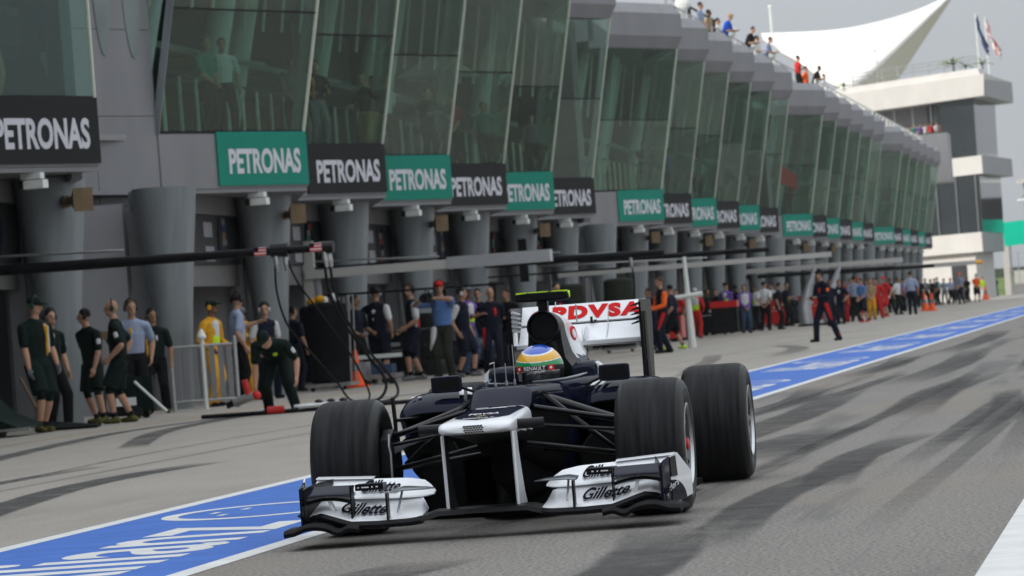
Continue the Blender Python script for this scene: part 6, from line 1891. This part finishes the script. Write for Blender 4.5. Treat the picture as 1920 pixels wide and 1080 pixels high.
for x in (-.5, .6): MB().lathe([(.01, -.03), (.07, -.03), (.07, .03), (.01, .03)], (x, -.3, .07), 'y', 12).obj('castor', black_plastic, t)
for x, y_, z_, rx_, lab in ((-13.9, 71.75, 1.56, 0, 'black television camera on the shoulder of the cameraman'),):
    t = thing('video_camera', lab, 'camera', (x, y_, z_))
    MB().box(-.07, .09, -.12, .32, -.08, .11).obj('camera_body', black_plastic, t)
    MB().tube([(-.0, -.12, 0), (-.0, -.34, 0)], [.065, .095], 14).obj('lens', carbon, t)
    MB().lathe([(.09, -.345), (.05, -.32), (.001, -.31)], (0, 0, 0), 'y', 16).obj('front_glass', grey_gloss, t)
    MB().tube([(0, -.1, .12), (0, -.1, .17), (0, .2, .17), (0, .2, .11)], .014, 6).obj('handle', black_plastic, t)
    MB().box(.09, .13, -.15, .0, .02, .1).obj('viewfinder', black_plastic, t)
t = thing('paddle_sign', 'white lollipop board on a pale pole by the red trousered marshal', 'paddle sign', (-11.9, 96, 0))
MB().tube([(0, 0, 0), (-.05, 0, 2.3)], [.10, .05], 8).obj('pole', lamp_white, t)
MB().tube([(-.35, -.05, 1.28), (.35, -.05, 1.34)], .06, 8).obj('cross_arm', lamp_white, t)
t = thing('tool_cabinet', 'dark tool cabinet with red top in the second team area', 'cabinet', (-14.35, 125, 0))
MB().box(-.42, .42, -.3, .3, .1, .92).obj('cabinet_body', CLOTH['black'], t)
MB().box(-.45, .45, -.34, .34, .93, 1.14).obj('top_tray', red_gloss, t)
for k in range(3): MB().box(-.38, .38, -.312, -.302, .15 + k * .26, .37 + k * .26).obj('drawer', carbon_matt, t)


# cars standing at the garages: built from the same parts, repainted
def garage_car(label, loc, rot, paint, keep):
    root = thing('garage_car', label, 'racing car', loc, rot)
    remap = {navy.name: paint, car_white.name: paint}
    for ch in list(car.children):
        nm = ch.name.split('.')[0]
        if nm not in keep: continue

        def dup(src, par):
            c = src.copy()
            if c.data:
                c.data = c.data.copy()
                for i, m in enumerate(c.data.materials):
                    if m and m.name in remap: c.data.materials[i] = remap[m.name]
            COL.objects.link(c); c.parent = par
            for g in list(src.children):
                if g.name.split('.')[0] not in ('lettering', 'sunburst_logo', 'white_mark'): dup(g, c)
        dup(ch, root)
    return root


KEEP = ('nose', 'monocoque', 'cockpit_side', 'engine_cover', 'air_intake', 'roll_hoop', 'sidepod', 'floor', 'wheel', 'front_wing', 'rear_wing', 'upper_wishbone', 'lower_wishbone', 'mirror', 'gearbox')
gc = garage_car('dark blue racing car parked across the garage mouth behind the bald crew member', (-15.9, 80.6, 0), RAD(-72), pm('dull_navy', (.012, .016, .035), .35, coat=.4), KEEP)
MB().add([(.505, 1.6, .30), (.505, 1.78, .30), (.505, 1.69, .44)], [(0, 1, 2)]).add([(.765, 1.55, .30), (.765, 1.75, .30), (.765, 1.65, .44)], [(0, 1, 2)]).obj('white_mark', white_print, gc)

# roof terrace furniture
t = thing('terrace_railing', 'thin steel railing along the roof terrace edge', 'railing', (-14.8, 118, 9.75))
for k in range(28): MB().tube([(-.3, 5 + k * 1.6, 0), (-.3, 5 + k * 1.6, 1.05)], .025, 5).obj('railing_post', steel, t)
for z in (.55, 1.05): MB().tube([(-.3, 5, z), (-.3, 48.2, z)], .025, 5).obj('railing_bar', steel, t)
t = thing('roof_frame', 'dark open frame shelter on the roof at the top centre', 'frame', (-15.3, 129.5, 9.75))
for x, y_ in ((0, 0), (0, 7.2), (-1.5, 0), (-1.5, 7.2)): MB().tube([(x, y_, 0), (x, y_, 1.45)], .06, 6).obj('frame_post', carbon_matt, t)
for a, b in (((0, 0, 1.45), (0, 7.2, 1.45)), ((-1.5, 0, 1.45), (-1.5, 7.2, 1.45)), ((0, 0, 1.45), (-1.5, 0, 1.45)), ((0, 7.2, 1.45), (-1.5, 7.2, 1.45)), ((0, 0, .9), (0, 7.2, .9))): MB().tube([a, b], .045, 6).obj('frame_beam', carbon_matt, t)
t = thing('aerial_mast', 'lattice aerial mast with white dishes on the roof at the top edge', 'mast', (-15.3, 125.3, 9.75))
for dx, dy in ((-.3, -.3), (.3, -.3), (.3, .3), (-.3, .3)): MB().tube([(dx, dy, 0), (dx * .8, dy * .8, 4.5)], .035, 5).obj('mast_leg', steel, t)
for k in range(8):
    s = 1 if k % 2 else -1
    MB().tube([(-.3 * s, -.3, k * .55), (.3 * s, -.3, k * .55 + .55)], .022, 4).obj('lattice_bar', steel, t)
for z, x in ((1.2, .35), (2.2, -.25), (1.7, .1)): MB().ball((x, -.4, z), (.26, .10, .26), 12).obj('dish', lamp_white, t)
for k, (yy, lab) in enumerate(((138.7, 'round white spotlight on the roof edge, left of the black shirted spectator'), (146.2, 'round white spotlight on the roof edge, right of the black shirted spectator'), (153.2, 'round white spotlight at the end of the roof railing'))):
    t = thing('roof_spotlight', lab, 'spotlight', (-14.95, yy, 9.75))
    MB().tube([(0, 0, 0), (0, 0, .95)], .03, 6).obj('stand', steel, t)
    MB().ball((0, -.06, 1.1), (.22, .16, .22), 12).obj('lamp_head', lamp_white, t)
t = thing('light_trolley_rail', 'row of small pale stanchions along the far roof terrace', 'railing', (-14.9, 172, 9.75))
for k in range(30): MB().tube([(0, k * 2.6, 0), (0, k * 2.6, 1.0)], .05, 5).obj('stanchion', lamp_white, t)
for z in (.5, 1.0): MB().tube([(0, 0, z), (0, 75, z)], .04, 5).obj('rail_bar', lamp_white, t)
# things behind the glass
t = thing('hanging_banner', 'red banner hung inside the third row of glass', 'banner', (-16.0, 163.6, 6.0))
MB().prism([(0, 0, 0), (.62, 1.3, -.25), (.62, 1.3, .38), (0, 0, .85)], (-.02, .01, 0)).obj('cloth', red_print, t)
MB().tube([(-.02, -.05, .88), (.64, 1.35, .40)], .02, 6).obj('pole', steel, t)
t = thing('umbrella', 'pale square parasol behind the balcony glass above the third black board', 'umbrella', (-17.3, 93.0, 4.6))
MB().tube([(0, 0, 0), (0, 0, 3.1)], .03, 6).obj('pole', steel, t)
MB().loft([[(.9, -.9, 2.55), (.9, .9, 2.55), (-.9, .9, 2.55), (-.9, -.9, 2.55)], [(.15, -.15, 3.1), (.15, .15, 3.1), (-.15, .15, 3.1), (-.15, -.15, 3.1)]], True, True).obj('canopy', membrane, t)

# the thin warm air between here and the tower
air = bpy.data.materials.new('thin_haze')
air.use_nodes = True
air.node_tree.nodes.clear()
_o = air.node_tree.nodes.new('ShaderNodeOutputMaterial')
_v = air.node_tree.nodes.new('ShaderNodeVolumePrincipled')
_v.inputs['Color'].default_value = (.92, .94, .97, 1)
_v.inputs['Density'].default_value = 0.00012
_v.inputs['Anisotropy'].default_value = 0.2
air.node_tree.links.new(_v.outputs[0], _o.inputs['Volume'])
hz = MB().box(-310, 310, -90, 960, -1, 28).obj('haze', air)
hz['kind'] = 'stuff'
